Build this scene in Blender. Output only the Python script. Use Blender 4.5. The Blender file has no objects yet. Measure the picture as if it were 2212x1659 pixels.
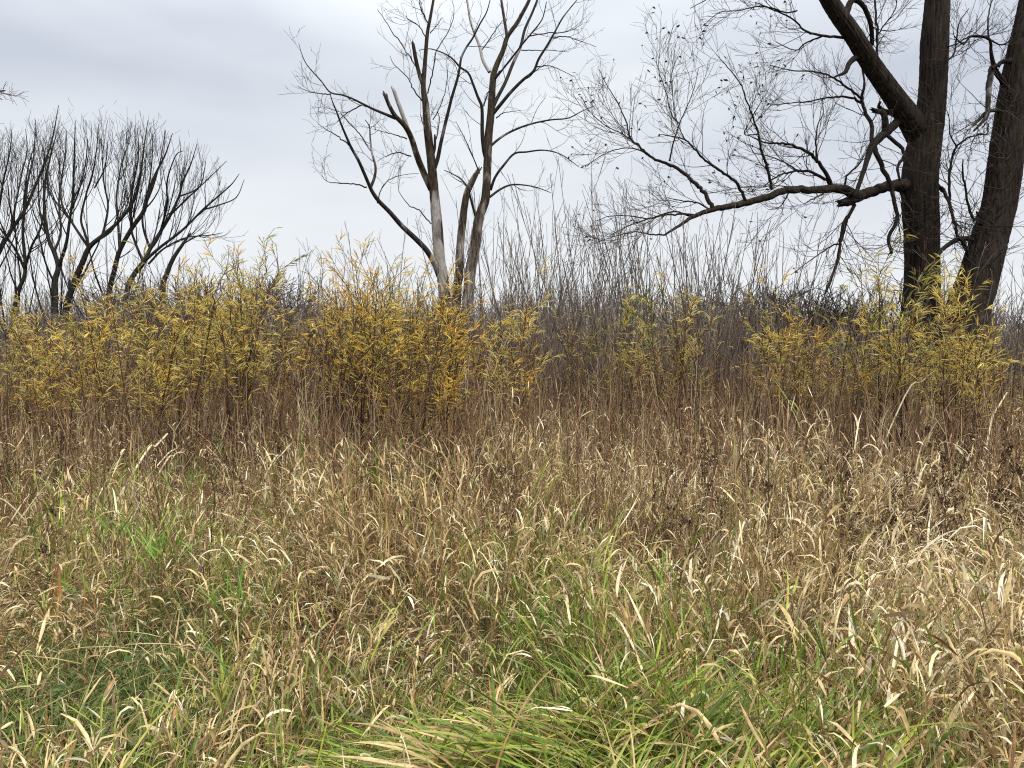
import bpy, math
import numpy as np

# ------------------------------------------------------------------ camera, sky, sun, exposure
S = bpy.context.scene
C = S.collection
FZ, CXZ, CYZ, HORZ, CAMH = 1671.0, 1106.0, 829.5, 735.0, 1.6
PITCH = math.atan((CYZ - HORZ) / FZ)
cam_data = bpy.data.cameras.new("camera")
cam_data.sensor_width = 36.0
cam_data.lens = 36.0 * FZ / 2212.0
cam_data.clip_end = 2000.0
cam_data.clip_start = 0.05
cam = bpy.data.objects.new("camera", cam_data)
cam.location = (0, 0, CAMH)
cam.rotation_euler = (math.pi / 2 - PITCH, 0, 0)
C.objects.link(cam)
S.camera = cam

SUN_EL, SUN_ROT = math.radians(58), math.radians(150)
world = bpy.data.worlds.new("World")
S.world = world
world.use_nodes = True
wt = world.node_tree
wt.nodes.clear()
N = lambda t: wt.nodes.new(t)
out = N("ShaderNodeOutputWorld"); bg = N("ShaderNodeBackground"); bg.inputs["Strength"].default_value = 0.1
sky = N("ShaderNodeTexSky"); sky.sky_type = 'NISHITA'; sky.sun_disc = False
sky.sun_elevation = SUN_EL; sky.sun_rotation = SUN_ROT
tc = N("ShaderNodeTexCoord"); mp = N("ShaderNodeMapping"); mp.inputs["Scale"].default_value = (1.0, 1.0, 3.2)
mp.inputs["Location"].default_value = (0.35, 0.2, 0.3)
n1 = N("ShaderNodeTexNoise"); n1.inputs["Scale"].default_value = 1.7; n1.inputs["Detail"].default_value = 4.0; n1.inputs["Roughness"].default_value = 0.45
r1 = N("ShaderNodeValToRGB")                       # cloud layer: lavender grey bellies to pale grey
e = r1.color_ramp.elements
e[0].position = 0.38; e[0].color = (0.570, 0.610, 0.690, 1)
e[1].position = 0.64; e[1].color = (0.84, 0.88, 0.905, 1)
sx = N("ShaderNodeSeparateXYZ")
r2 = N("ShaderNodeValToRGB")                       # thin cloud near the horizon is paler
e2 = r2.color_ramp.elements
e2[0].position = 0.02; e2[0].color = (1, 1, 1, 1)
e2[1].position = 0.30; e2[1].color = (0, 0, 0, 1)
mxh = N("ShaderNodeMix"); mxh.data_type = 'RGBA'; mxh.inputs["B"].default_value = (0.845, 0.863, 0.885, 1)
sc_ = N("ShaderNodeVectorMath"); sc_.operation = 'SCALE'; sc_.inputs["Scale"].default_value = 10.0 * 0.40
mxs = N("ShaderNodeMix"); mxs.data_type = 'RGBA'; mxs.inputs["Factor"].default_value = 0.97
L = wt.links.new
L(tc.outputs["Generated"], mp.inputs["Vector"]); L(mp.outputs[0], n1.inputs["Vector"]); L(n1.outputs["Fac"], r1.inputs["Fac"])
L(tc.outputs["Generated"], sx.inputs[0]); L(sx.outputs["Z"], r2.inputs["Fac"])
L(r2.outputs["Color"], mxh.inputs["Factor"]); L(r1.outputs["Color"], mxh.inputs["A"])
zr = N("ShaderNodeMapRange"); zr.inputs["From Min"].default_value = 0.30; zr.inputs["From Max"].default_value = 1.0   # overcast sky: the zenith is about twice as bright as the lower sky
zr.inputs["To Min"].default_value = 1.0; zr.inputs["To Max"].default_value = 2.1
zm = N("ShaderNodeVectorMath"); zm.operation = 'SCALE'
L(sx.outputs["Z"], zr.inputs["Value"]); L(mxh.outputs["Result"], zm.inputs[0]); L(zr.outputs[0], zm.inputs["Scale"])
L(zm.outputs["Vector"], sc_.inputs[0]); L(sky.outputs["Color"], mxs.inputs["A"]); L(sc_.outputs["Vector"], mxs.inputs["B"])
L(mxs.outputs["Result"], bg.inputs["Color"]); L(bg.outputs[0], out.inputs["Surface"])

sun_data = bpy.data.lights.new("sun", 'SUN')
sun_data.energy = 1.5; sun_data.angle = math.radians(14); sun_data.color = (1.0, 0.96, 0.90)
sun = bpy.data.objects.new("sun", sun_data)
sun.rotation_euler = (math.pi / 2 - SUN_EL, 0, math.radians(30))   # high, behind the camera to the right
C.objects.link(sun)
S.view_settings.view_transform = 'Standard'
S.view_settings.look = 'None'
S.view_settings.exposure = 1.4
S.view_settings.gamma = 1.0
S.view_settings.use_curve_mapping = False
S.cycles.max_bounces = 6
S.cycles.diffuse_bounces = 3
S.cycles.transmission_bounces = 3
S.cycles.transparent_max_bounces = 4
S.cycles.use_denoising = False
S.cycles.filter_width = 1.15
S.render.film_transparent = False

# ------------------------------------------------------------------ helpers
rng = np.random.default_rng(20231107)
U = lambda a, b, n=None: rng.uniform(a, b, n)

def unproj(px, py, Y):
    """A point the photo shows at (px, py) of its 2212 px wide view, Y metres ahead of the camera."""
    u = (px - CXZ) / FZ; v = (CYZ - py) / FZ
    dy = math.cos(PITCH) + v * math.sin(PITCH)
    dz = -math.sin(PITCH) + v * math.cos(PITCH)
    return np.array([u * Y / dy, Y, CAMH + dz * Y / dy])

def proj(x, y, z):
    dz = z - CAMH
    f = y * math.cos(PITCH) - dz * math.sin(PITCH)
    v = (y * math.sin(PITCH) + dz * math.cos(PITCH)) / f
    return CXZ + FZ * x / f, CYZ - FZ * v

def gz(x, y):
    return (0.045 * np.sin(1.3 * x + 0.7 * y) + 0.04 * np.sin(0.9 * y - 1.1 * x + 2.0) + 0.03 * np.sin(2.7 * x + 1.9 * y + 1.0)
            + 0.10 * np.sin(0.11 * x + 0.4) * np.sin(0.09 * y + 0.3))

_LAT = rng.random((8, 64, 64))
def vnoise(x, y, f, k):
    """smooth 2-D value noise in 0..1 with f cells to the metre"""
    x = np.asarray(x) * f + 17.3 * k; y = np.asarray(y) * f + 9.1 * k; i = np.floor(x).astype(int); j = np.floor(y).astype(int); u = x - i; v = y - j
    u = u * u * (3 - 2 * u); v = v * v * (3 - 2 * v); T = _LAT[k % 8]; g = lambda a, b: T[a % 64, b % 64]
    return (g(i, j) * (1 - u) + g(i + 1, j) * u) * (1 - v) + (g(i, j + 1) * (1 - u) + g(i + 1, j + 1) * u) * v

def unit(v):
    return v / np.maximum(np.linalg.norm(v, axis=-1, keepdims=True), 1e-9)

class Geo:
    def __init__(self):
        self.v, self.f, self.c, self.n = [], [], [], 0
    def add(self, v, f, c=None):
        v = v.reshape(-1, 3)
        self.v.append(v); self.f.append(f.reshape(-1, 4) + self.n)
        if c is not None: self.c.append(c.reshape(-1, 3))
        self.n += len(v)
    def mesh(self, name, mat, base=None, smooth=True):
        me = bpy.data.meshes.new(name)
        if self.n:
            v = np.concatenate(self.v).astype(np.float32); f = np.concatenate(self.f).astype(np.int32)
            if base is not None: v = v - np.asarray(base, np.float32)
            me.vertices.add(len(v)); me.vertices.foreach_set("co", v.ravel())
            me.loops.add(f.size); me.loops.foreach_set("vertex_index", f.ravel())
            me.polygons.add(len(f)); me.polygons.foreach_set("loop_start", np.arange(0, f.size, 4, dtype=np.int32))
            me.update(calc_edges=True)
            if smooth: me.polygons.foreach_set("use_smooth", np.ones(len(f), bool))
            if self.c:
                c = np.concatenate(self.c)
                a = me.attributes.new("tint", 'FLOAT_COLOR', 'POINT')
                a.data.foreach_set("color", np.concatenate([c, np.ones((len(c), 1))], 1).astype(np.float32).ravel())
        me.materials.append(mat)
        return me

def tubes(P, R, m):
    n, K, _ = P.shape
    T = unit(np.gradient(P, axis=1))
    mean = np.abs(unit(T.mean(1)))
    ref = np.where((mean[:, 2:3] > 0.75), np.array([[1., 0.03, 0.]]), np.array([[0.02, 0., 1.]]))[:, None, :]
    A = unit(np.cross(T, np.broadcast_to(ref, T.shape))); B = np.cross(T, A)
    th = np.arange(m) * 2 * math.pi / m
    V = P[:, :, None, :] + R[:, :, None, None] * (np.cos(th)[None, None, :, None] * A[:, :, None, :] + np.sin(th)[None, None, :, None] * B[:, :, None, :])
    i = np.arange(n)[:, None, None] * (K * m) + np.arange(K - 1)[None, :, None] * m
    j = np.arange(m)[None, None, :]; j2 = (j + 1) % m
    F = np.stack([i + j, i + j2, i + m + j2, i + m + j], -1)
    return V, F

def ribbons(base, az, tilt0, dtilt, Ln, W, tw0, tw1, K, pw=1.0, prof=None, swirl=None, zmin=None, fold=0.):
    n = len(base); s = np.linspace(0, 1, K)[None, :]
    tilt = tilt0[:, None] + dtilt[:, None] * s ** pw
    a = az[:, None] + (0 if swirl is None else swirl[:, None] * s)
    d = np.stack([np.sin(tilt) * np.cos(a), np.sin(tilt) * np.sin(a), np.cos(tilt)], -1)
    st = d * (Ln[:, None, None] / (K - 1))
    P = base[:, None, :] + np.concatenate([np.zeros((n, 1, 3)), np.cumsum(st[:, :-1], 1)], 1)
    if zmin is not None: P[:, :, 2] = np.maximum(P[:, :, 2], zmin)
    side = np.stack([-np.sin(a), np.cos(a), np.zeros_like(a)], -1)
    nrm = np.cross(side, d)
    tw = tw0[:, None] + tw1[:, None] * s
    w = np.cos(tw)[..., None] * side + np.sin(tw)[..., None] * nrm
    if prof is None: prof = np.interp(np.linspace(0, 1, K), [0, .15, .4, .75, 1], [.45, .85, 1, .65, .04])
    h = 0.5 * W[:, None] * prof[None, :]
    if fold:                                        # blade creased along its midrib
        V = np.stack([P - w * h[..., None], P - np.cross(w, d) * (h * fold)[..., None], P + w * h[..., None]], 2)
        i = (np.arange(n)[:, None] * (K * 3) + np.arange(K - 1)[None, :] * 3)[..., None] + np.array([0, 1])
        return V, np.stack([i, i + 1, i + 4, i + 3], -1), P, d
    V = np.stack([P - w * h[..., None], P + w * h[..., None]], 2)
    i = np.arange(n)[:, None] * (K * 2) + np.arange(K - 1)[None, :] * 2
    F = np.stack([i, i + 1, i + 3, i + 2], -1)
    return V, F, P, d

def catmull(p, sub=5):
    p = np.asarray(p, float)
    q = np.concatenate([[2 * p[0] - p[1]], p, [2 * p[-1] - p[-2]]])
    o = []
    for i in range(1, len(q) - 2):
        for t in np.linspace(0, 1, sub, endpoint=False):
            a, b, c, d = q[i - 1:i + 3]
            o.append(.5 * (2 * b + (c - a) * t + (2 * a - 5 * b + 4 * c - d) * t * t + (3 * b - a - 3 * c + d) * t ** 3))
    o.append(p[-1])
    return np.array(o)

def resample(P, R, K):
    s = np.concatenate([[0], np.cumsum(np.linalg.norm(np.diff(P, axis=0), axis=1))]); s /= s[-1]
    t = np.linspace(0, 1, K)
    return np.stack([np.interp(t, s, P[:, k]) for k in range(3)], 1), np.interp(t, s, R)

def spawn(P, R, m, t0=.15, t1=1., Lm=.6, Lv=.5, ang=.6, angv=.25, up=.12, wob=.12, K=6, rs=.6, rtip=.002, rmax=9, taper=.45):
    """m side shoots from every curve of P (n,K,3)."""
    n, k0, _ = P.shape
    idx = np.repeat(np.arange(n), m); q = len(idx)
    t = rng.uniform(t0, t1, q) * (k0 - 1); i = np.minimum(t.astype(int), k0 - 2); f = (t - i)[:, None]
    pos = P[idx, i] * (1 - f) + P[idx, i + 1] * f
    tan = unit(P[idx, i + 1] - P[idx, i])
    r0 = np.minimum((R[idx, i] * (1 - f[:, 0]) + R[idx, i + 1] * f[:, 0]) * rs, rmax)
    r0 = np.maximum(r0, rtip * 1.05)
    v = rng.normal(size=(q, 3)); perp = unit(v - (v * tan).sum(1, keepdims=True) * tan)
    a = (ang + rng.normal(size=q) * angv)[:, None]
    d = unit(np.cos(a) * tan + np.sin(a) * perp)
    Ln = Lm * (1 - taper * t / (k0 - 1)) * rng.uniform(1 - Lv, 1 + Lv, q)
    pts = [pos]
    for k in range(K - 1):
        pts.append(pts[-1] + d * (Ln / (K - 1))[:, None])
        d = unit(d + up * np.array([0, 0, 1.]) + wob * rng.normal(size=(q, 3)))
    PP = np.stack(pts, 1)
    s = np.linspace(0, 1, K)[None, :]
    RR = np.maximum(r0[:, None] * (1 - s) + rtip * s, rtip * .8)
    return PP, RR

# ------------------------------------------------------------------ materials
def mk(name):
    m = bpy.data.materials.new(name); m.use_nodes = True
    nt = m.node_tree; nt.nodes.clear()
    o = nt.nodes.new("ShaderNodeOutputMaterial")
    return m, nt, o

def leaf_mat(name, transl=.3, rough=.55, spec=.25, var=.25):
    m, nt, o = mk(name); n = nt.nodes.new; l = nt.links.new
    at = n("ShaderNodeAttribute"); at.attribute_name = "tint"
    tx = n("ShaderNodeTexCoord"); no = n("ShaderNodeTexNoise"); no.inputs["Scale"].default_value = 45.; no.inputs["Detail"].default_value = 2.
    mr = n("ShaderNodeMapRange"); mr.inputs["From Min"].default_value = .3; mr.inputs["From Max"].default_value = .7
    mr.inputs["To Min"].default_value = 1 - var; mr.inputs["To Max"].default_value = 1 + var
    vm = n("ShaderNodeVectorMath"); vm.operation = 'SCALE'
    b = n("ShaderNodeBsdfPrincipled"); b.inputs["Roughness"].default_value = rough; b.inputs["Specular IOR Level"].default_value = spec
    t = n("ShaderNodeBsdfTranslucent"); mx = n("ShaderNodeMixShader"); mx.inputs[0].default_value = transl
    l(tx.outputs["Object"], no.inputs["Vector"]); l(no.outputs["Fac"], mr.inputs["Value"])
    l(at.outputs["Color"], vm.inputs[0]); l(mr.outputs[0], vm.inputs["Scale"])
    l(vm.outputs[0], b.inputs["Base Color"]); l(vm.outputs[0], t.inputs["Color"])
    l(b.outputs[0], mx.inputs[1]); l(t.outputs[0], mx.inputs[2]); l(mx.outputs[0], o.inputs["Surface"])
    return m

def bark_mat(name, dark, light, scale=(9, 9, 1.6), bump=.5, pale=None, pale_cut=.5, objvar=0., pale_z=None):
    m, nt, o = mk(name); n = nt.nodes.new; l = nt.links.new
    tx = n("ShaderNodeTexCoord"); mp = n("ShaderNodeMapping"); mp.inputs["Scale"].default_value = scale
    no = n("ShaderNodeTexNoise"); no.inputs["Scale"].default_value = 3.; no.inputs["Detail"].default_value = 6.; no.inputs["Roughness"].default_value = .65
    rp = n("ShaderNodeValToRGB"); rp.color_ramp.elements[0].position = .35; rp.color_ramp.elements[1].position = .68
    rp.color_ramp.elements[0].color = (*dark, 1); rp.color_ramp.elements[1].color = (*light, 1)
    b = n("ShaderNodeBsdfPrincipled"); b.inputs["Roughness"].default_value = .9; b.inputs["Specular IOR Level"].default_value = .15
    bp = n("ShaderNodeBump"); bp.inputs["Strength"].default_value = bump; bp.inputs["Distance"].default_value = .03
    l(tx.outputs["Object"], mp.inputs[0]); l(mp.outputs[0], no.inputs["Vector"]); l(no.outputs["Fac"], rp.inputs[0])
    l(no.outputs["Fac"], bp.inputs["Height"]); l(bp.outputs[0], b.inputs["Normal"])
    col = rp.outputs["Color"]
    if pale:
        n2 = n("ShaderNodeTexNoise"); n2.inputs["Scale"].default_value = 1.1; n2.inputs["Detail"].default_value = 3.
        mp2 = n("ShaderNodeMapping"); mp2.inputs["Scale"].default_value = (2.4, 2.4, .9)
        r2 = n("ShaderNodeValToRGB"); r2.color_ramp.elements[0].position = pale_cut; r2.color_ramp.elements[1].position = pale_cut + .09
        mx = n("ShaderNodeMix"); mx.data_type = 'RGBA'
        n3 = n("ShaderNodeTexNoise"); n3.inputs["Scale"].default_value = 6.; r3 = n("ShaderNodeValToRGB")
        r3.color_ramp.elements[0].color = (pale[0] * .6, pale[1] * .58, pale[2] * .55, 1); r3.color_ramp.elements[1].color = (*pale, 1)
        r3.color_ramp.elements[0].position = .3; r3.color_ramp.elements[1].position = .6
        l(mp.outputs[0], n3.inputs["Vector"]); l(n3.outputs["Fac"], r3.inputs[0])
        l(tx.outputs["Object"], mp2.inputs[0]); l(mp2.outputs[0], n2.inputs["Vector"]); fac = n2.outputs["Fac"]
        if pale_z:                                  # bark has fallen off the lower trunks first
            sz = n("ShaderNodeSeparateXYZ"); zr = n("ShaderNodeMapRange"); zr.inputs["From Min"].default_value = pale_z[0]; zr.inputs["From Max"].default_value = pale_z[1]
            zr.inputs["To Min"].default_value = .08; zr.inputs["To Max"].default_value = -.09; ad = n("ShaderNodeMath")
            l(tx.outputs["Object"], sz.inputs[0]); l(sz.outputs["Z"], zr.inputs["Value"]); l(fac, ad.inputs[0]); l(zr.outputs[0], ad.inputs[1]); fac = ad.outputs[0]
        l(fac, r2.inputs[0])
        l(r2.outputs["Color"], mx.inputs["Factor"]); l(col, mx.inputs["A"]); l(r3.outputs["Color"], mx.inputs["B"]); col = mx.outputs["Result"]
    if objvar:
        oi = n("ShaderNodeObjectInfo"); mr = n("ShaderNodeMapRange"); mr.inputs["To Min"].default_value = 1 - objvar; mr.inputs["To Max"].default_value = 1 + objvar
        vm = n("ShaderNodeVectorMath"); vm.operation = 'SCALE'
        l(oi.outputs["Random"], mr.inputs["Value"]); l(col, vm.inputs[0]); l(mr.outputs[0], vm.inputs["Scale"]); col = vm.outputs[0]
    l(col, b.inputs["Base Color"]); l(b.outputs[0], o.inputs["Surface"])
    return m

M_GRASS = leaf_mat("dry_grass_blade", .18, .5, .35, .25)
M_GREEN = leaf_mat("green_grass_blade", .28, .5, .25, .2)
M_LEAF = leaf_mat("autumn_willow_leaf", .40, .5, .3, .2)
M_TINT = leaf_mat("tinted_stem", .0, .75, .2, .25)
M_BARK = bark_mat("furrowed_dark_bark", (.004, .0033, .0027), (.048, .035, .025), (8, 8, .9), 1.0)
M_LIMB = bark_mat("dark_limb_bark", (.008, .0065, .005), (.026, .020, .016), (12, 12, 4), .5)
M_TWIG = bark_mat("dark_twig", (.030, .023, .020), (.070, .054, .045), (3, 3, 3), .0)
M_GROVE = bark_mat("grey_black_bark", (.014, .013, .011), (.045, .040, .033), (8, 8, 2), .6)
M_DEAD = bark_mat("peeling_bark_on_bleached_wood", (.014, .011, .008), (.075, .055, .036), (9, 9, 1.5), .8, pale=(.34, .32, .29), pale_cut=.50, pale_z=(1.5, 7.5))
M_DEADLIMB = bark_mat("weathered_dead_limb", (.016, .013, .011), (.055, .047, .040), (9, 9, 3), .4, pale=(.28, .265, .25), pale_cut=.57)
M_BLEACH = bark_mat("bleached_wood", (.24, .22, .20), (.42, .40, .37), (9, 9, 2), .4)
M_WHIP = bark_mat("grey_brown_whip", (.085, .068, .056), (.20, .168, .140), (6, 6, 2), .0, objvar=.5)
M_DARK = bark_mat("dark_brown_twig", (.035, .028, .024), (.085, .070, .058), (6, 6, 2), .0, objvar=.2)
M_RED = bark_mat("red_brown_stem", (.045, .024, .017), (.115, .062, .042), (6, 6, 2), .0, objvar=.45)
M_WEED = bark_mat("brown_weed_stem", (.09, .056, .030), (.24, .155, .085), (9, 9, 3), .0, objvar=.3)
M_SEED = bark_mat("dark_seed_head", (.018, .011, .008), (.07, .042, .028), (40, 40, 40), .0)

def ground_mat():
    m, nt, o = mk("leaf_litter_soil"); n = nt.nodes.new; l = nt.links.new
    tx = n("ShaderNodeTexCoord"); no = n("ShaderNodeTexNoise"); no.inputs["Scale"].default_value = 14.; no.inputs["Detail"].default_value = 8.; no.inputs["Roughness"].default_value = .7
    rp = n("ShaderNodeValToRGB"); rp.color_ramp.elements[0].position = .35; rp.color_ramp.elements[1].position = .7
    rp.color_ramp.elements[0].color = (.018, .013, .008, 1); rp.color_ramp.elements[1].color = (.09, .062, .035, 1)
    b = n("ShaderNodeBsdfPrincipled"); b.inputs["Roughness"].default_value = .95
    bp = n("ShaderNodeBump"); bp.inputs["Strength"].default_value = .6; bp.inputs["Distance"].default_value = .03
    l(tx.outputs["Object"], no.inputs["Vector"]); l(no.outputs["Fac"], rp.inputs[0]); l(no.outputs["Fac"], bp.inputs["Height"])
    l(bp.outputs[0], b.inputs["Normal"]); l(rp.outputs["Color"], b.inputs["Base Color"]); l(b.outputs[0], o.inputs["Surface"])
    return m

# ------------------------------------------------------------------ object bookkeeping
def tag(o, label=None, cat=None, group=None, kind=None):
    if label: o["label"] = label
    if cat: o["category"] = cat
    if group: o["group"] = group
    if kind: o["kind"] = kind
    return o

def thing(name, base, label, cat, group=None, rotz=0, scale=1):
    o = bpy.data.objects.new(name, None); C.objects.link(o)
    o.location = base; o.rotation_euler = (0, 0, rotz); o.scale = (scale,) * 3 if np.isscalar(scale) else scale
    o.empty_display_size = .2
    return tag(o, label, cat, group)

def part(name, me, parent, kind=None, label=None):
    o = bpy.data.objects.new(name, me); C.objects.link(o); o.parent = parent
    return tag(o, label, kind=kind)

# ------------------------------------------------------------------ ground
def build_ground():
    xs = np.concatenate([-np.geomspace(900, 9, 30), np.linspace(-8, 8, 81), np.geomspace(9, 900, 30)])
    ys = np.concatenate([[-900, -300, -100, -40, -15], np.linspace(-8, 24, 130), np.geomspace(25, 950, 40)])
    X, Y = np.meshgrid(xs, ys)
    V = np.stack([X, Y, gz(X, Y)], -1)
    nx, ny = len(xs), len(ys)
    i = np.arange(ny - 1)[:, None] * nx + np.arange(nx - 1)[None, :]
    g = Geo(); g.add(V, np.stack([i, i + 1, i + nx + 1, i + nx], -1))
    o = bpy.data.objects.new("ground", g.mesh("ground", ground_mat())); C.objects.link(o)
    tag(o, kind="structure")
build_ground()

# ------------------------------------------------------------------ traced trees
class Tree:
    """Limbs traced as polylines at their own depth; every limb a mesh of its own, fine twigs grown from them."""
    def __init__(self, Y, rough=.0):
        self.Y, self.known, self.parts = Y, [], []
    def limb(self, name, pts, r, mat, dy=0., sides=10, amp=.0, y0=None, root=False, twig=True, jag=.0, flare=1.25, wob=.0, rootk=.45, furrow=0):
        """pts: photo positions; r: radii in photo pixels, spread over the points; dy: metres nearer (-) or farther at the tip"""
        pts = np.asarray(pts, float)
        if y0 is None:
            y0 = self.Y
            if self.known:
                k = np.array(self.known); y0 = k[np.argmin(((k[:, :2] - pts[0]) ** 2).sum(1)), 2]
        s = np.concatenate([[0], np.cumsum(np.linalg.norm(np.diff(pts, axis=0), axis=1))]); s /= s[-1]
        Ys = y0 + dy * s
        r = np.interp(np.linspace(0, 1, len(pts)), np.linspace(0, 1, len(r)), r)
        P3 = np.array([unproj(p[0], p[1], y) for p, y in zip(pts, Ys)]); R3 = r * Ys / FZ
        if root:
            b = P3[0].copy(); d = P3[0] - P3[1]; b = P3[0] + d / max(abs(d[2]), .05) * (P3[0][2] + .15) * np.array([rootk, rootk, 1]); b[2] = -.15
            P3 = np.concatenate([[b], P3]); R3 = np.concatenate([[R3[0] * flare], R3]); self.base = np.array([b[0], b[1], 0.])
        Pc = catmull(P3, 6); Rc = np.maximum(catmull(np.stack([R3, R3, R3], 1), 6)[:, 0], .0025)
        if wob: Pc[1:-1] += rng.normal(size=(len(Pc) - 2, 3)) * (Rc[1:-1, None] * wob)
        for q, y in zip(catmull(np.column_stack([pts, Ys]), 4), [0] * 999): self.known.append(q)
        P, R = Pc, Rc
        if amp:
            n = max(24, int(np.linalg.norm(np.diff(Pc, axis=0), axis=1).sum() / (.05 if sides > 12 else .08)))
            P, R = resample(Pc, Rc, n)
        # closed, slightly ragged tip
        tipd = unit(P[-1] - P[-2]); P2 = np.concatenate([P, [P[-1] + tipd * R[-1] * .5]]); R2 = np.concatenate([R, [R[-1] * .15]])
        V, F = tubes(P2[None], R2[None], sides)
        if amp:
            K = len(P2); th = np.arange(sides)[None, :] * 2 * math.pi / sides; z = np.cumsum(np.r_[0, np.linalg.norm(np.diff(P2, axis=0), axis=1)])[:, None]
            f = np.zeros((K, sides))
            for k in range(7):
                a_, b_, ph = rng.integers(2, 9), U(-9, 9), U(0, 6.28)
                f += np.sin(a_ * th + b_ * z + ph) * np.sin(U(2, 6) * z + U(0, 6))
            f = f / 7 + rng.normal(size=f.shape) * .2
            if furrow:
                k = furrow; dr = np.cumsum(rng.normal(size=(K, 1)) * .10, 0) + .5 * np.sin(z * 5 + 3 * th) + .35 * np.sin(z * 11 - 5 * th)
                f = f * .6 + 1.3 * (np.abs(np.sin(.5 * k * th + dr)) - .6) * (.7 + .5 * np.sin(3 * th + 2.3 * z)) + .3 * np.sin(2 * th + 1.1 * z)
            ctr = P2[:, None, :]; V = (V[0] - ctr) * (1 + amp * f[..., None]) + ctr; V = V[None]
        if jag:                                             # splintered break: uneven rim round a hollow
            V = V.copy(); V[0, -2] += tipd * (U(0, 3.2, sides) ** 1.0 * R[-1])[:, None] + rng.normal(size=V[0, -2].shape) * R[-1] * .12; V[0, -1] -= tipd * R[-1] * 1.1
        g = Geo(); g.add(V, F)
        self.parts.append((name, g, mat))
        self.last = (Pc, Rc)
        if twig: self.src = getattr(self, "src", []) + [(Pc, Rc)]
        return Pc, Rc
    def curves(self, K=12, rlo=0, rhi=9):
        o = [resample(P, R, K) for P, R in getattr(self, "src", []) if rlo <= R.mean() < rhi]
        return np.array([a for a, b in o]), np.array([b for a, b in o])
    def finish(self, name, label, cat="tree", group=None):
        t = thing(name, self.base, label, cat, group)
        for nm, g, mat in self.parts: part(nm, g.mesh(nm, mat, self.base), t)
        self.obj = t
        return t

def twig_part(tree, levels, name="crown", mat=None, sides=3):
    g = Geo(); 
    for P, R in levels:
        V, F = tubes(P, R, sides); g.add(V, F)
    part(name, g.mesh(name, mat or M_TWIG, tree.base), tree.obj, kind="stuff")

A1 = lambda pts: [((700 + x / 2.304) / 1.1573, (y / 2.304) / 1.1573) for x, y in pts]      # notes taken on three enlarged views
A2 = lambda pts: [((1400 + x / 1.907) / 1.1573, (y / 1.907) / 1.1573) for x, y in pts]
A3 = lambda pts: [((x / 2.37) / 1.1573, (200 + y / 2.37) / 1.1573) for x, y in pts]

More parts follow.
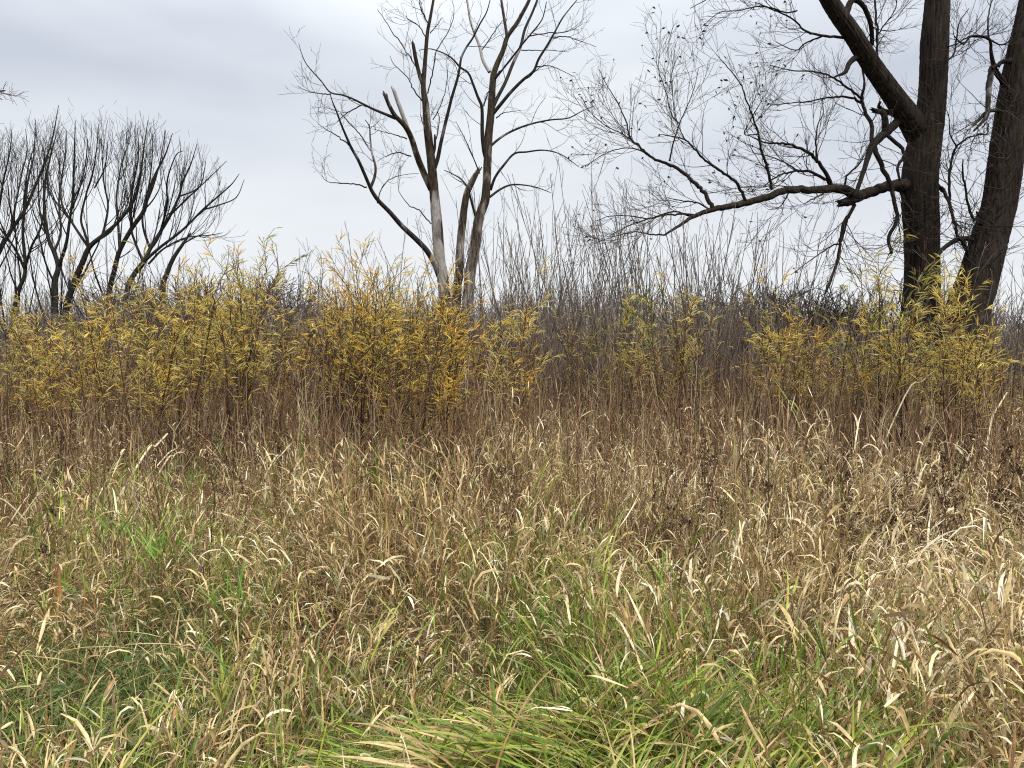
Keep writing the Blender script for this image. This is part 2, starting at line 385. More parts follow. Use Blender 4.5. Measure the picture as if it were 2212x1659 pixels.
# --- the dead tree in the middle
def dead_tree():
    t = Tree(16.)
    t.limb("trunk", A1([(945, 1680), (920, 1500), (905, 1300), (890, 1130), (878, 1000), (868, 900), (850, 750), (838, 600), (825, 500), (832, 400), (848, 200), (866, 100), (892, -40), (930, -200)]),
           [12.5, 12.3, 11.8, 10.5, 9.8, 9, 8.5, 7, 5.6, 4.6, 3.8, 3.2, 2.4, 1.5], M_DEAD, sides=16, amp=.07, root=True)
    t.limb("trunk", A1([(1085, 1680), (1108, 1500), (1125, 1400), (1145, 1260), (1180, 1160), (1190, 1060), (1195, 950), (1200, 800), (1215, 650), (1222, 520), (1230, 430), (1250, 370), (1285, 290), (1310, 210), (1360, 140), (1400, 70), (1440, -10), (1500, -160)]),
           [11.5, 11.5, 11, 10, 9.6, 9, 8.8, 8.6, 8, 7.4, 6.6, 5.8, 5, 4.6, 4.2, 3.8, 3.3, 2], M_DEAD, dy=.5, sides=16, amp=.07, root=True, y0=16.1)
    b0 = t.base
    t.limb("trunk", A1([(1020, 1680), (1030, 1600), (1040, 1400), (1055, 1250), (1075, 1120), (1100, 1060), (1125, 1010), (1140, 985)]),
           [9.5, 9.2, 8.8, 8, 7.2, 6.6, 5.6, 3.6], M_DEAD, sides=14, amp=.08, root=True, y0=15.8, jag=.5)
    t.base = b0
    L = lambda nm, p, r, **k: t.limb(nm, A1(p), r, k.pop("mat", M_DEADLIMB), **k)
    L("broken_stub", [(826, 500), (800, 420), (780, 330), (768, 262)], [4, 4.2, 4.2, 3.6], mat=M_DEAD, dy=-.15, jag=.5, amp=.08, twig=False)
    L("limb", [(872, 1090), (830, 1000), (790, 900), (755, 790), (715, 720), (665, 670), (630, 610), (608, 553)], [7.2, 7, 6.6, 6, 5.4, 4.8, 4.2, 3.8], mat=M_DEAD, dy=-.9, jag=.4, amp=.07, sides=12)
    L("broken_stub", [(742, 760), (710, 670), (680, 590), (655, 518)], [5, 4.6, 4.2, 3.8], mat=M_BLEACH, dy=-.2, jag=.4, amp=.05, twig=False)
    L("limb", [(665, 682), (600, 655), (540, 630), (480, 600), (420, 570), (360, 548), (290, 532), (240, 470), (190, 415), (150, 365), (125, 310), (108, 250)], [3.6, 3, 2.6, 2.3, 2, 1.8, 1.6, 1.4, 1.2, 1, .8, .5], dy=-1.3, sides=7)
    L("limb", [(918, 1590), (895, 1530), (850, 1450), (780, 1375), (700, 1300), (630, 1220), (570, 1160), (535, 1110), (520, 1080), (490, 1010), (450, 920), (410, 850), (375, 770), (350, 710), (325, 640), (300, 580), (288, 535)], [7, 6.6, 6, 5.6, 5.2, 4.8, 4.4, 4, 3.8, 3.5, 3.2, 2.6, 2.2, 1.8, 1.4, 1], dy=-2.2, sides=9, amp=.04)
    L("limb", [(522, 1080), (545, 1020), (550, 960), (530, 880), (520, 800), (515, 730), (490, 690)], [3.6, 3, 2.6, 2.2, 1.8, 1.3, .8], dy=.5, sides=7)
    L("limb", [(884, 985), (908, 915), (925, 830), (950, 720), (970, 640), (990, 560), (1020, 460), (1035, 390), (1045, 330), (1075, 270), (1110, 220), (1150, 140), (1190, 70), (1215, -20)], [4.6, 4.2, 3.8, 3.5, 3.2, 2.9, 2.7, 2.5, 2.2, 2, 1.7, 1.3, .8], dy=-.9, sides=8, amp=.05)
    L("limb", [(1190, 920), (1175, 860), (1165, 760), (1163, 620), (1140, 560), (1112, 485), (1085, 420), (1040, 390), (1000, 345), (960, 315), (900, 290), (850, 280), (800, 290)], [5.2, 4.8, 4, 3.2, 2.8, 2.5, 2.2, 2, 1.6, 1.3, 1, .6], dy=-.7, sides=8, amp=.05)
    L("limb", [(1206, 415), (1170, 350), (1150, 270), (1120, 190), (1095, 110), (1078, 0), (1060, -120)], [3.8, 3.4, 3, 2.7, 2.4, 2.1, 1.4], mat=M_BLEACH, dy=.6, sides=8)
    L("limb", [(1308, 212), (1290, 100), (1275, 0), (1262, -110)], [3.4, 3, 2.6, 1.8], dy=-.5, sides=8)
    L("limb", [(1218, 640), (1246, 575), (1300, 470), (1340, 370), (1385, 270), (1410, 170), (1450, 80), (1482, 0), (1520, -100)], [4.4, 4, 3.6, 3.3, 3, 2.7, 2.3, 1.5], dy=1.0, sides=8, amp=.04)
    L("limb", [(1228, 470), (1255, 435), (1330, 340), (1400, 250), (1450, 190), (1510, 110), (1535, 10)], [2.6, 2.2, 1.9, 1.6, 1.3, .9], dy=-1.0, sides=7)
    L("limb", [(1214, 670), (1262, 612), (1330, 530), (1400, 460), (1460, 410), (1490, 340), (1540, 260), (1580, 190), (1630, 100), (1710, 0)], [4.2, 3.7, 3.3, 3, 2.7, 2.4, 2.1, 1.7, 1], dy=-.6, sides=8, mat=M_DEADLIMB)
    L("limb", [(1200, 860), (1226, 830), (1290, 780), (1370, 740), (1460, 710), (1560, 690), (1660, 680), (1740, 640), (1810, 610)], [3.2, 2.8, 2.4, 2.1, 1.8, 1.5, 1.1, .7], dy=.9, sides=7)
    L("limb", [(1212, 1095), (1240, 1020), (1290, 950), (1350, 885), (1420, 875), (1520, 865), (1620, 890), (1720, 960)], [3.3, 2.9, 2.6, 2.2, 1.9, 1.6, 1.2, .7], dy=-.8, sides=7)
    L("limb", [(1208, 1135), (1270, 1090), (1330, 1065), (1400, 1065), (1480, 1080), (1560, 1110)], [2.8, 2.4, 2, 1.6, 1.2, .7], dy=.5, sides=7)
    L("limb", [(1140, 1275), (1122, 1230), (1100, 1150), (1080, 1080), (1040, 1030), (990, 1000), (945, 980)], [3.4, 2.8, 2.4, 1.8, 1.3, .8], dy=-.3, sides=7)
    L("branch", [(1150, 1000), (1110, 900), (1060, 790), (1013, 700)], [1.6, 1.3, 1, .5], dy=-.3, sides=5)
    L("broken_stub", [(875, 900), (890, 860), (893, 795)], [3.4, 2.6], dy=-.1, sides=7, jag=.5, twig=False)
    for p, r in [([(500, 1078), (430, 1060), (350, 1055), (270, 1045), (240, 1005)], [1.8, .6]), ([(407, 845), (340, 790), (280, 755), (220, 715)], [1.8, .6]),
                 ([(522, 868), (480, 800), (430, 740), (390, 700), (350, 650)], [1.7, .6]), ([(815, 580), (760, 500), (730, 440), (660, 375), (632, 320)], [1.6, .5]),
                 ([(820, 440), (750, 330), (690, 240), (650, 190), (605, 115), (562, 55)], [1.8, .6]), ([(845, 230), (800, 150), (740, 110), (725, 90)], [1.4, .5]),
                 ([(755, 900), (680, 880), (600, 905), (560, 930)], [1.6, .6]), ([(730, 800), (660, 775), (600, 760), (545, 745)], [1.5, .6]), ([(470, 605), (380, 655), (330, 700)], [1.5, .6]),
                 ([(292, 545), (230, 540), (160, 525), (98, 495)], [1.5, .5]), ([(1480, 385), (1550, 380), (1620, 405), (1702, 445)], [1.5, .5]), ([(1572, 220), (1640, 210), (1740, 240), (1820, 268)], [1.5, .5]),
                 ([(1425, 210), (1550, 190), (1650, 185), (1740, 140)], [1.5, .5]), ([(1390, 290), (1480, 290), (1570, 290), (1660, 300)], [1.3, .5]), ([(1175, 610), (1195, 540), (1240, 440), (1290, 390)], [1.8, .8]),
                 ([(850, 830), (830, 740), (808, 660)], [1.8, .8]), ([(900, 800), (918, 690), (910, 640)], [1.5, .6]), ([(880, 690), (930, 600), (960, 480), (968, 360)], [1.3, .5]),
                 ([(850, 540), (880, 420), (900, 300), (940, 230), (985, 150), (1003, 60), (990, 0)], [1.5, .5]), ([(866, 190), (900, 150), (935, 100)], [1.3, .5]), ([(860, 150), (815, 60), (803, 0)], [1.7, .8]),
                 ([(1160, 290), (1210, 220), (1250, 160), (1290, 110)], [1.4, .6]), ([(1245, 680), (1290, 650), (1385, 636)], [1.5, .5]), ([(870, 1290), (800, 1210), (740, 1180), (680, 1080), (690, 950)], [1.6, .5]),
                 ([(560, 1170), (600, 1060), (690, 1010), (800, 1000)], [1.4, .5])]:
        L("branch", p, r, dy=U(-.8, .8), sides=5, wob=.5)
    t.finish("dead_tree", "half-dead bare tree with three grey peeling trunks and snapped stubs in the middle")
    P, R = t.curves(12, 0, .035)
    a = spawn(P, R, 5, .2, 1, .75, .5, .75, .25, .10, .16, 7, .45, .0028, .009)
    b = spawn(*a, 2, .2, 1, .36, .5, .7, .25, .06, .2, 5, .7, .0026)
    c = spawn(*b, 1, .3, 1, .2, .5, .7, .25, .03, .2, 4, .8, .0024)
    twig_part(t, [a, b, c], "twigs", M_DEADLIMB)
dead_tree()

# --- the big dark tree at right
def big_tree():
    t = Tree(14.)
    L = lambda nm, p, r, **k: t.limb(nm, A2(p), r, k.pop("mat", M_LIMB), wob=k.pop("wob", .28 if max(r) < 6 else .08), **k)
    t.limb("trunk", A2([(1722, 1560), (1722, 1450), (1725, 1300), (1722, 1100), (1716, 900), (1724, 780), (1745, 640), (1770, 500), (1780, 350), (1786, 200), (1795, 80), (1802, -40), (1815, -220), (1835, -420)]),
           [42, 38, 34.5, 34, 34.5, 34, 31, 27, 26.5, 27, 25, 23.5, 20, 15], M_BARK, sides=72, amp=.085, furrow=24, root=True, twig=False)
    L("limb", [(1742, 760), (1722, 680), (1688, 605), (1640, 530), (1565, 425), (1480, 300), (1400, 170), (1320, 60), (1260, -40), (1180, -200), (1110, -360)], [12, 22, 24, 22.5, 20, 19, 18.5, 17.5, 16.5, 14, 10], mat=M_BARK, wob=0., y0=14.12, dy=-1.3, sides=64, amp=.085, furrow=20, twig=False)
    L("limb", [(1712, 878), (1655, 884), (1560, 890), (1480, 915), (1415, 935), (1368, 908), (1300, 900), (1200, 905), (1090, 906), (1000, 935), (900, 965), (800, 985), (720, 1000), (640, 1030), (560, 1080), (500, 1120)],
      [19, 15, 11, 11, 11.5, 10, 9, 7.8, 7.4, 7.0, 6.6, 6.2, 5.4, 4.4, 3, 2.2], mat=M_BARK, y0=14.1, dy=-2.4, sides=30, amp=.08, furrow=9, wob=.12)
    L("broken_stub", [(1425, 930), (1385, 955), (1348, 966)], [10, 10.5, 8], dy=-.1, sides=12, amp=.1, twig=False, jag=.3)
    hl = [([(500, 1120), (420, 1115), (350, 1105), (250, 1130), (155, 1165)], [2, 1.6, 1.3, 1, .5]), ([(640, 1026), (560, 1020), (480, 1030), (400, 1050), (320, 1080), (235, 1125)], [2.6, 2.2, 1.9, 1.6, 1.2, .6]),
          ([(620, 1030), (540, 1010), (420, 1040), (340, 1030), (240, 1030), (175, 1052)], [2, 1.7, 1.5, 1.2, .9, .5]),
          ([(725, 995), (680, 910), (620, 850), (540, 795), (440, 750), (380, 700), (330, 650), (315, 580), (280, 500), (220, 400), (185, 330)], [5, 4.2, 3.8, 3.4, 2.8, 2.3, 1.9, 1.5, 1.2, .9, .5]),
          ([(440, 750), (360, 710), (280, 710), (200, 740), (125, 792)], [1.8, 1.4, 1.1, .9, .5]), ([(380, 700), (300, 640), (220, 600), (150, 540), (110, 480)], [1.6, 1.3, 1, .8, .5]), ([(521, 768), (540, 680), (570, 590), (600, 520), (640, 420), (660, 330)], [2, 1.7, 1.4, 1.1, .8, .5]),
          ([(570, 590), (530, 540), (500, 420), (470, 330), (478, 240)], [1.5, 1.2, 1, .8, .5]), ([(885, 958), (850, 880), (790, 830), (730, 795), (660, 730), (600, 670), (540, 650), (470, 640)], [3.6, 3.2, 2.8, 2.5, 2.1, 1.7, 1.3, .7]),
          ([(600, 670), (560, 590), (540, 480), (535, 380)], [1.4, 1.1, .9, .5]), ([(1012, 905), (990, 810), (960, 720), (945, 640), (920, 560), (890, 480), (860, 400), (800, 320), (745, 260)], [3.4, 3, 2.6, 2.2, 1.9, 1.6, 1.3, 1, .5]),
          ([(1302, 895), (1250, 800), (1200, 740), (1130, 700), (1060, 685), (980, 680), (900, 645)], [4.6, 4, 3.4, 2.9, 2.3, 1.7, .9]), ([(1300, 890), (1240, 840), (1160, 815), (1080, 825), (1020, 850), (970, 892)], [3.6, 3.2, 2.8, 2.2, 1.7, 1]),
          ([(1140, 820), (1080, 780), (1000, 745), (920, 730)], [1.9, 1.6, 1.2, .7]), ([(1222, 760), (1222, 650), (1230, 590), (1255, 540), (1250, 470)], [2.4, 1.8, 1.3, 1, .5]), ([(945, 640), (880, 640), (905, 580), (960, 480)], [1.4, 1.2, .9, .5]),
          ([(1350, 893), (1375, 830), (1420, 790), (1450, 740)], [2.6, 2, 1.5, .8]), ([(720, 1000), (650, 965), (590, 958), (510, 942)], [2, 1.7, 1.3, .6]), ([(1190, 900), (1100, 888), (900, 890), (705, 922)], [1.7, 1.3, .9, .5]),
          ([(1090, 920), (1050, 985), (995, 1000)], [1.5, 1.2, .7]), ([(1255, 925), (1200, 950), (1162, 975)], [1.8, 1.5, .9])]
    for p, r in hl: L("branch", p, [max(a, .75) for a in r], dy=U(-.9, .9), sides=7 if r[0] > 2.5 else 5, wob=.35)
    L("limb", [(1615, 575), (1545, 640), (1492, 690), (1465, 760), (1432, 860), (1405, 935)], [9.5, 8.8, 8, 5.5, 4.6, 4.2], dy=-.7, sides=10, amp=.08)
    L("broken_stub", [(1545, 640), (1552, 590), (1540, 540), (1500, 528)], [7, 7, 6, 5.2], dy=-.1, sides=9, amp=.1, twig=False, jag=.4)
    L("broken_stub", [(1600, 545), (1545, 528), (1520, 505), (1528, 485)], [6.5, 5, 3.5, 2.6], dy=-.2, sides=8, amp=.1, twig=False)
    L("limb", [(1405, 975), (1350, 1080), (1330, 1200), (1290, 1340), (1265, 1400)], [4, 3.6, 3.2, 2.6, 1.8], dy=-.3, sides=8, amp=.06)
    L("limb", [(1395, 990), (1365, 1060), (1340, 1150), (1300, 1170), (1230, 1215), (1100, 1310)], [3, 2.6, 2.2, 1.8, 1.4, .8], dy=.3, sides=6)
    L("limb", [(1490, 690), (1478, 580), (1440, 490), (1450, 400), (1440, 320)], [4.6, 4, 3, 2.3, 1.5], dy=.5, sides=8, amp=.05)
    L("limb", [(1440, 492), (1380, 465), (1280, 465), (1200, 482), (1110, 490), (1010, 500)], [2.8, 2.3, 1.9, 1.6, 1.2, .7], dy=-.6, sides=6)
    L("limb", [(1442, 472), (1360, 410), (1280, 360), (1200, 340), (1100, 335), (1000, 310)], [2.7, 2.3, 1.9, 1.6, 1.2, .7], dy=.6, sides=6)
    L("limb", [(1560, 645), (1625, 700), (1640, 740), (1610, 800), (1620, 862)], [4, 3.8, 3.4, 3, 2.4], dy=-.3, sides=8, amp=.08, twig=False)
    L("limb", [(1495, 690), (1530, 790), (1570, 860), (1590, 950), (1610, 1040), (1570, 1120), (1580, 1210)], [5.4, 5, 4.6, 4.2, 4, 3.8, 3.4], dy=-.35, sides=9, amp=.08)
    L("limb", [(1625, 910), (1635, 960), (1640, 1060), (1650, 1110)], [4, 3.4, 2.6, 1.6], dy=-.2, sides=7, amp=.06)
    L("hooked_stub", [(1440, 272), (1400, 280), (1378, 305), (1358, 345), (1308, 366)], [7, 6, 5.4, 4.2, 1.2], dy=-.4, sides=9, amp=.06, twig=False)
    L("limb", [(1365, 182), (1250, 170), (1170, 150), (1110, 90), (1000, 40), (930, 10)], [3, 2.5, 2.1, 1.7, 1.3, .8], dy=-.8, sides=6)
    L("limb", [(1250, 172), (1170, 205), (1120, 240), (1030, 200)], [2, 1.6, 1.2, .8], dy=.5, sides=5)
    L("limb", [(1362, 80), (1385, 10), (1410, 0), (1450, 35), (1482, 120), (1488, 215)], [7, 6.5, 5.6, 5, 4.6, 4.2], dy=.5, sides=9, amp=.06)
    L("limb", [(1512, 270), (1512, 150), (1503, 20), (1510, -80)], [2.6, 2.3, 2, 1.2], dy=.4, sides=6)
    L("limb", [(1512, 170), (1560, 100), (1600, 40), (1605, -40)], [1.6, 1.3, 1, .8], dy=-.4, sides=5)
    L("limb", [(1130, 50), (1080, 60), (970, 30), (850, 50), (760, 60), (680, 125)], [1.8, 1.6, 1.4, 1.2, 1, .6], dy=-.8, sides=5)
    L("limb", [(1290, 20), (1180, -60), (1000, -80), (850, -40), (720, -10), (620, 40)], [4, 3, 2.3, 1.7, 1.2, .7], dy=-.9, sides=6)
    L("limb", [(1790, 872), (1850, 950), (1890, 1100), (1930, 1190)], [4, 3.4, 3, 2], dy=-.4, sides=8, amp=.06)
    L("limb", [(1795, 880), (1830, 905), (1850, 960), (1880, 1010)], [2.6, 2.2, 1.6, .9], dy=-.6, sides=6)
    L("limb", [(1856, 960), (1860, 800), (1885, 710), (1925, 670), (1965, 650), (2030, 640)], [3, 2.6, 2.2, 1.9, 1.6, .9], dy=.3, sides=6, y0=13.9)
    L("limb", [(1890, 700), (1860, 640), (1855, 560), (1840, 520)], [1.8, 1.4, 1, .7], dy=-.4, sides=5)
    L("limb", [(1828, 300), (1880, 250), (1900, 120), (1950, 40)], [2.4, 1.9, 1.4, .8], dy=.8, sides=5)
    L("limb", [(1800, 240), (1890, 210), (1960, 170), (2040, 180)], [1.8, 1.5, 1.2, .8], dy=-1, sides=5)
    t.finish("bare_tree", "big dark bare tree with forked furrowed trunk and long low limb reaching left")
    P, R = t.curves(14, 0, .055)
    left = P[:, :, 0].mean(1) < 5.2
    a1 = spawn(P, R, 8, .12, 1, .95, .5, .65, .22, .14, .13, 7, .45, .0034, .010)
    b1 = spawn(*a1, 4, .15, 1, .50, .5, .6, .22, .08, .15, 6, .7, .0024)
    c1 = spawn(*b1, 2, .2, 1, .28, .5, .55, .22, .05, .16, 4, .8, .0020)
    # suckers that hug the trunk
    Pt, Rt = resample(*[x for x in tr_curve(t)], 14)
    d1 = spawn(Pt[None, :6], np.full((1, 6), .018), 130, .2, 1, .8, .5, 1.5, .3, .14, .12, 6, .4, .003, .006, .1)
    dirs = unit(rng.normal(size=(130, 3)) * [1, 1, 0]); d1[0][:] += (dirs * np.interp(rng.uniform(0, 1, 130), [0, 1], [.26, .32])[:, None])[:, None, :]
    twig_part(t, [a1, b1, c1], "crown", M_TWIG)
    twig_part(t, [d1], "suckers", M_WHIP)
    # the few dark leaves still hanging on the outer twigs
    ends = np.concatenate([c1[0][:, -1], b1[0][:, -1]]); ends = ends[(ends[:, 0] < 5.0) & (ends[:, 2] > 2.)]
    k = ends[rng.choice(len(ends), 330, replace=False)]; n = len(k)
    V, F, _, _ = ribbons(k, U(0, 6.28, n), U(1.2, 2.6, n), U(-.5, .8, n), U(.045, .08, n), U(.022, .038, n), U(0, 3, n), U(-.5, .5, n), 4)
    g = Geo(); g.add(V, F, np.broadcast_to(np.array([.05, .035, .025]), V.shape)); part("leaves", g.mesh("leaves", M_LEAF, t.base), t.obj, kind="stuff")
def tr_curve(t):
    g = t.parts[0][1]; v = g.v[0].reshape(-1, 72, 3); return v.mean(1), np.full(len(v), .3)
big_tree()

def leaning_tree():
    t = Tree(13.2)
    L = lambda nm, p, r, **k: t.limb(nm, A2(p), r, k.pop("mat", M_LIMB), wob=k.pop("wob", .28 if max(r) < 6 else .08), **k)
    t.limb("trunk", A2([(1945, 1500), (1962, 1430), (2000, 1300), (2042, 1150), (2088, 1000), (2115, 850), (2134, 700), (2152, 560), (2172, 430), (2203, 250), (2235, 100), (2262, -50), (2300, -300)]),
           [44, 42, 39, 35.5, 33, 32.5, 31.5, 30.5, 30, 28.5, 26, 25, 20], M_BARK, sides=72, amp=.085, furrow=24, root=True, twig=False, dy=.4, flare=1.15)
    L("limb", [(2135, 430), (2100, 370), (2070, 325), (2055, 250), (2045, 185), (1960, 172), (1925, 212), (1878, 172)], [6.6, 6, 5.2, 3.4, 2.8, 2.4, 1.8, 1], dy=-.6, sides=9, amp=.07)
    L("broken_stub", [(2062, 320), (2045, 400), (2040, 500), (2030, 560), (1972, 625)], [6.4, 6, 5, 4, 2], mat=M_DEADLIMB, dy=-.3, sides=9, amp=.12, twig=False)
    L("limb", [(2175, 285), (2105, 300), (2062, 322)], [5, 4.4, 4], dy=-.3, sides=8, amp=.08, twig=False)
    L("limb", [(2118, 525), (2040, 532), (1990, 580), (1942, 620)], [4.4, 4, 3.2, 1.6], mat=M_DEADLIMB, dy=-.5, sides=8, amp=.08)
    L("limb", [(1985, 1155), (1940, 1138), (1895, 1142), (1832, 1180), (1788, 1235)], [6, 5.4, 5.2, 4.6, 4], dy=-.5, sides=9, amp=.07, twig=False)
    L("limb", [(1960, 1250), (1935, 1190), (1920, 1140)], [4, 3.6, 2.6], dy=-.2, sides=8, amp=.06)
    L("broken_stub", [(2010, 1110), (2003, 1040), (1993, 1022)], [4.4, 4, 3.4], dy=-.2, sides=8, amp=.06, twig=False, jag=.4)
    L("limb", [(1998, 1035), (1968, 1045), (1942, 950), (1922, 840), (1920, 760)], [3.8, 3.2, 2.4, 2, 1.2], dy=-.3, sides=7)
    L("limb", [(2045, 190), (2040, 100), (2060, 0), (2090, -90)], [2, 1.6, 1.3, .9], dy=.3, sides=5)
    L("limb", [(2050, 190), (2110, 215), (2150, 180), (2160, 120)], [1.8, 1.4, 1.1, .7], dy=.3, sides=5)
    L("limb", [(2040, 590), (2035, 640), (1990, 640), (1960, 690), (1962, 740)], [1.8, 1.5, 1.3, 1, .6], dy=-.3, sides=5)
    t.finish("leaning_tree", "thick dark trunk leaning right at the edge beside the big forked tree")
    P, R = t.curves(12, 0, .045)
    a = spawn(P, R, 9, .2, 1, .7, .5, .75, .3, .06, .15, 7, .45, .003, .010)
    b = spawn(*a, 4, .2, 1, .38, .5, .65, .25, .03, .16, 5, .7, .0027)
    c = spawn(*b, 2, .2, 1, .2, .5, .6, .2, .0, .16, 4, .8, .0025)
    Pt = np.stack([unproj(*p, 13.0) for p in A2([(2000, 1300), (2088, 1000), (2134, 700), (2172, 430)])])[None]
    d = spawn(Pt, np.full((1, 4), .02), 60, .0, 1, .8, .5, 1.3, .3, .1, .14, 6, .4, .003, .006, .1)
    e = spawn(*d, 3, .2, 1, .35, .5, .6, .2, .05, .16, 4, .8, .0026)
    twig_part(t, [a, b, c, d, e], "crown", M_TWIG)
leaning_tree()

# --- the grove at left
def grove():
    specs = [
     ("leftmost dark tree of the grove, its trunk out of sight and limbs sweeping up right", 27.5, [([(-130, 1400), (-60, 1150), (0, 1010), (60, 900), (140, 780), (200, 650), (260, 500), (310, 350), (347, 150)], [9, 8, 7, 6, 5, 4.2, 3.4, 2.4, 1]),
        ([(-45, 1110), (-10, 800), (20, 600), (60, 420), (70, 290)], [5, 4, 3, 2, 1]), ([(0, 1010), (-30, 850), (-20, 650), (10, 480)], [4, 3, 2.2, 1]), ([(60, 900), (100, 700), (130, 550), (160, 420), (152, 290)], [4, 3, 2.4, 1.8, 1]), ([(140, 780), (150, 640), (170, 500), (210, 380)], [3, 2.4, 1.8, 1])]),
     ("low-forked dark tree near the left edge with limbs spreading both ways", 26., [([(80, 1420), (110, 1250), (150, 1130), (135, 900), (150, 750), (165, 600), (200, 450), (210, 240)], [8, 7, 6, 4.6, 3.8, 3, 2.2, 1]),
        ([(150, 1130), (100, 1020), (40, 930), (0, 880), (-60, 790)], [5, 4.2, 3.4, 2.6, 1.4]), ([(145, 1120), (190, 980), (240, 880), (262, 740), (255, 560), (270, 400)], [5, 4, 3.2, 2.6, 2, 1]), ([(100, 1020), (90, 900), (60, 760), (45, 600)], [3, 2.4, 1.8, 1])]),
     ("upright grove tree with a stout short trunk and two tall vertical limbs", 24.5, [([(325, 1450), (325, 1290), (325, 1190), (345, 1110), (320, 1020), (290, 950), (265, 800), (265, 620), (300, 450), (340, 300)], [12, 11, 10, 8, 7, 6, 5, 4, 2.6, 1]),
        ([(345, 1110), (390, 980), (410, 850), (430, 700), (440, 450), (446, 240)], [6.5, 5.4, 4.6, 3.8, 2.6, 1]), ([(290, 950), (240, 800), (228, 650), (220, 520)], [4, 3, 2.2, 1]), ([(320, 1020), (360, 900), (350, 700), (385, 450), (395, 300)], [4.5, 3.8, 3, 2, 1]), ([(420, 780), (470, 650), (505, 500), (520, 350)], [3, 2.4, 1.8, 1])]),
     ("dark grove tree leaning right and forking low into wide limbs", 25.5, [([(385, 1400), (440, 1200), (490, 1080), (530, 990), (610, 920), (700, 840), (790, 720), (830, 580), (850, 420), (877, 238)], [11, 10, 9, 8, 6.4, 5.4, 4.4, 3.4, 2.4, 1]),
        ([(530, 990), (500, 900), (480, 820), (510, 680), (560, 500), (586, 258)], [5, 4.2, 3.6, 3, 2.2, 1]), ([(520, 985), (430, 850), (370, 740), (350, 600), (358, 420)], [5, 4, 3.2, 2.4, 1]), ([(610, 920), (640, 750), (615, 600), (600, 350)], [4, 3.2, 2.4, 1]), ([(560, 640), (620, 520), (640, 360)], [2.6, 2, 1])]),
     ("grove tree with a dark burl on a bent limb", 26.5, [([(640, 1330), (680, 1120), (710, 1010), (780, 880), (850, 780), (872, 690), (920, 560), (980, 440), (1022, 315)], [9, 8, 7.4, 7, 7, 6.4, 4, 2.6, 1]),
        ([(710, 1010), (700, 850), (690, 700), (720, 500), (765, 370)], [5, 4, 3.2, 2.2, 1]), ([(780, 880), (770, 760), (790, 620), (820, 450), (815, 285)], [4.4, 3.6, 3, 2, 1]), ([(850, 760), (880, 640), (900, 480), (905, 320)], [3.4, 2.8, 2, 1])]),
     ("rightmost grove tree with long limbs fanning out low to the right", 25., [([(745, 1300), (790, 1160), (850, 1080), (890, 1000), (950, 900), (1010, 800), (1060, 690), (1085, 600), (1130, 500), (1167, 380)], [9, 8.4, 8, 6.5, 5.6, 4.8, 4, 3.2, 2.2, 1]),
        ([(850, 1080), (800, 960), (775, 860), (790, 700), (830, 560)], [5, 4.2, 3.4, 2.4, 1]), ([(890, 1000), (850, 880), (850, 780), (905, 640), (950, 480), (980, 300)], [4.5, 3.8, 3.2, 2.6, 1.8, 1]), ([(870, 1060), (950, 990), (1080, 890), (1200, 770), (1280, 700), (1370, 620), (1418, 555)], [5.4, 4.8, 4, 3.4, 2.8, 2, 1]),
        ([(880, 1090), (970, 1000), (1100, 935), (1240, 920), (1320, 905)], [4, 3.2, 2.5, 1.8, 1]), ([(1060, 690), (1160, 650), (1260, 560), (1342, 480)], [3, 2.4, 1.8, 1]), ([(1200, 770), (1300, 740), (1400, 695), (1447, 590)], [3, 2.4, 1.8, 1]), ([(950, 900), (990, 740), (990, 600), (1040, 450), (1085, 420)], [4, 3.2, 2.5, 1.8, 1]), ([(1010, 800), (1110, 700), (1190, 620), (1220, 480)], [3.4, 2.8, 2, 1])]),
     ("short snapped dark trunk leaning right behind the yellow saplings", 23., [([(965, 1260), (985, 1160), (1025, 1060), (1085, 970), (1130, 905)], [9, 8, 7, 5, 2]), ([(1085, 970), (1160, 930), (1240, 900)], [3, 2, .8])]),
    ]
    def under(c, up=0):                                    # keep to the grove's low wind-cut outline
        P, R = c; tip = P[:, -1]; px, py = proj(tip[:, 0], tip[:, 1], tip[:, 2])
        lim = np.interp(px, [-200, 0, 125, 310, 420, 470, 500, 530, 560], [330, 300, 270, 270, 320, 355, 390, 470, 620]) - np.abs(rng.normal(size=len(px))) * 16 - up
        k = py > lim
        return P[k], R[k]
    for lab, Y, limbs in specs:
        t = Tree(Y)
        for i, (p, r) in enumerate(limbs):
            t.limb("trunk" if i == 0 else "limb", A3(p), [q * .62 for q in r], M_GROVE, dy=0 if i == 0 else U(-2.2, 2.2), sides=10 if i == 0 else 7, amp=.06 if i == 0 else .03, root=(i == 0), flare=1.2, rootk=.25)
        t.finish("grove_tree", lab, "tree", "bare trees of the grove at the left")
        P, R = t.curves(14, 0, 9)
        m = 4 if len(limbs) > 3 else 3
        q0 = spawn(P, R, 7 if len(limbs) > 3 else 1, .03, .75, 3.4, .6, .42, .14, .13, .04, 14, .5, .005, .04, .5)
        q0 = under(q0, -18)
        P = np.concatenate([P, q0[0]]); R = np.concatenate([R, q0[1]])
        a = spawn(P, R, m, .25, .97, 1.7, .4, .40, .15, .13, .05, 8, .5, .0045, .022, .5)
        b = spawn(*a, 2, .2, 1, .9, .5, .38, .15, .14, .07, 6, .55, .0038)
        c = spawn(*b, 1, .3, 1, .5, .5, .4, .15, .12, .08, 4, .8, .0034)
        twig_part(t, [q0, under(a), under(b, 10), under(c, 22)], "crown", M_GROVE, 4)
    # a tree beyond the left edge, only its outermost twigs reach the picture
    t = Tree(22.)
    Z = lambda p: p
    t.limb("trunk", Z([(-330, 760), (-320, 500), (-300, 200)]), [16, 14, 9], M_GROVE, root=True, amp=.05)
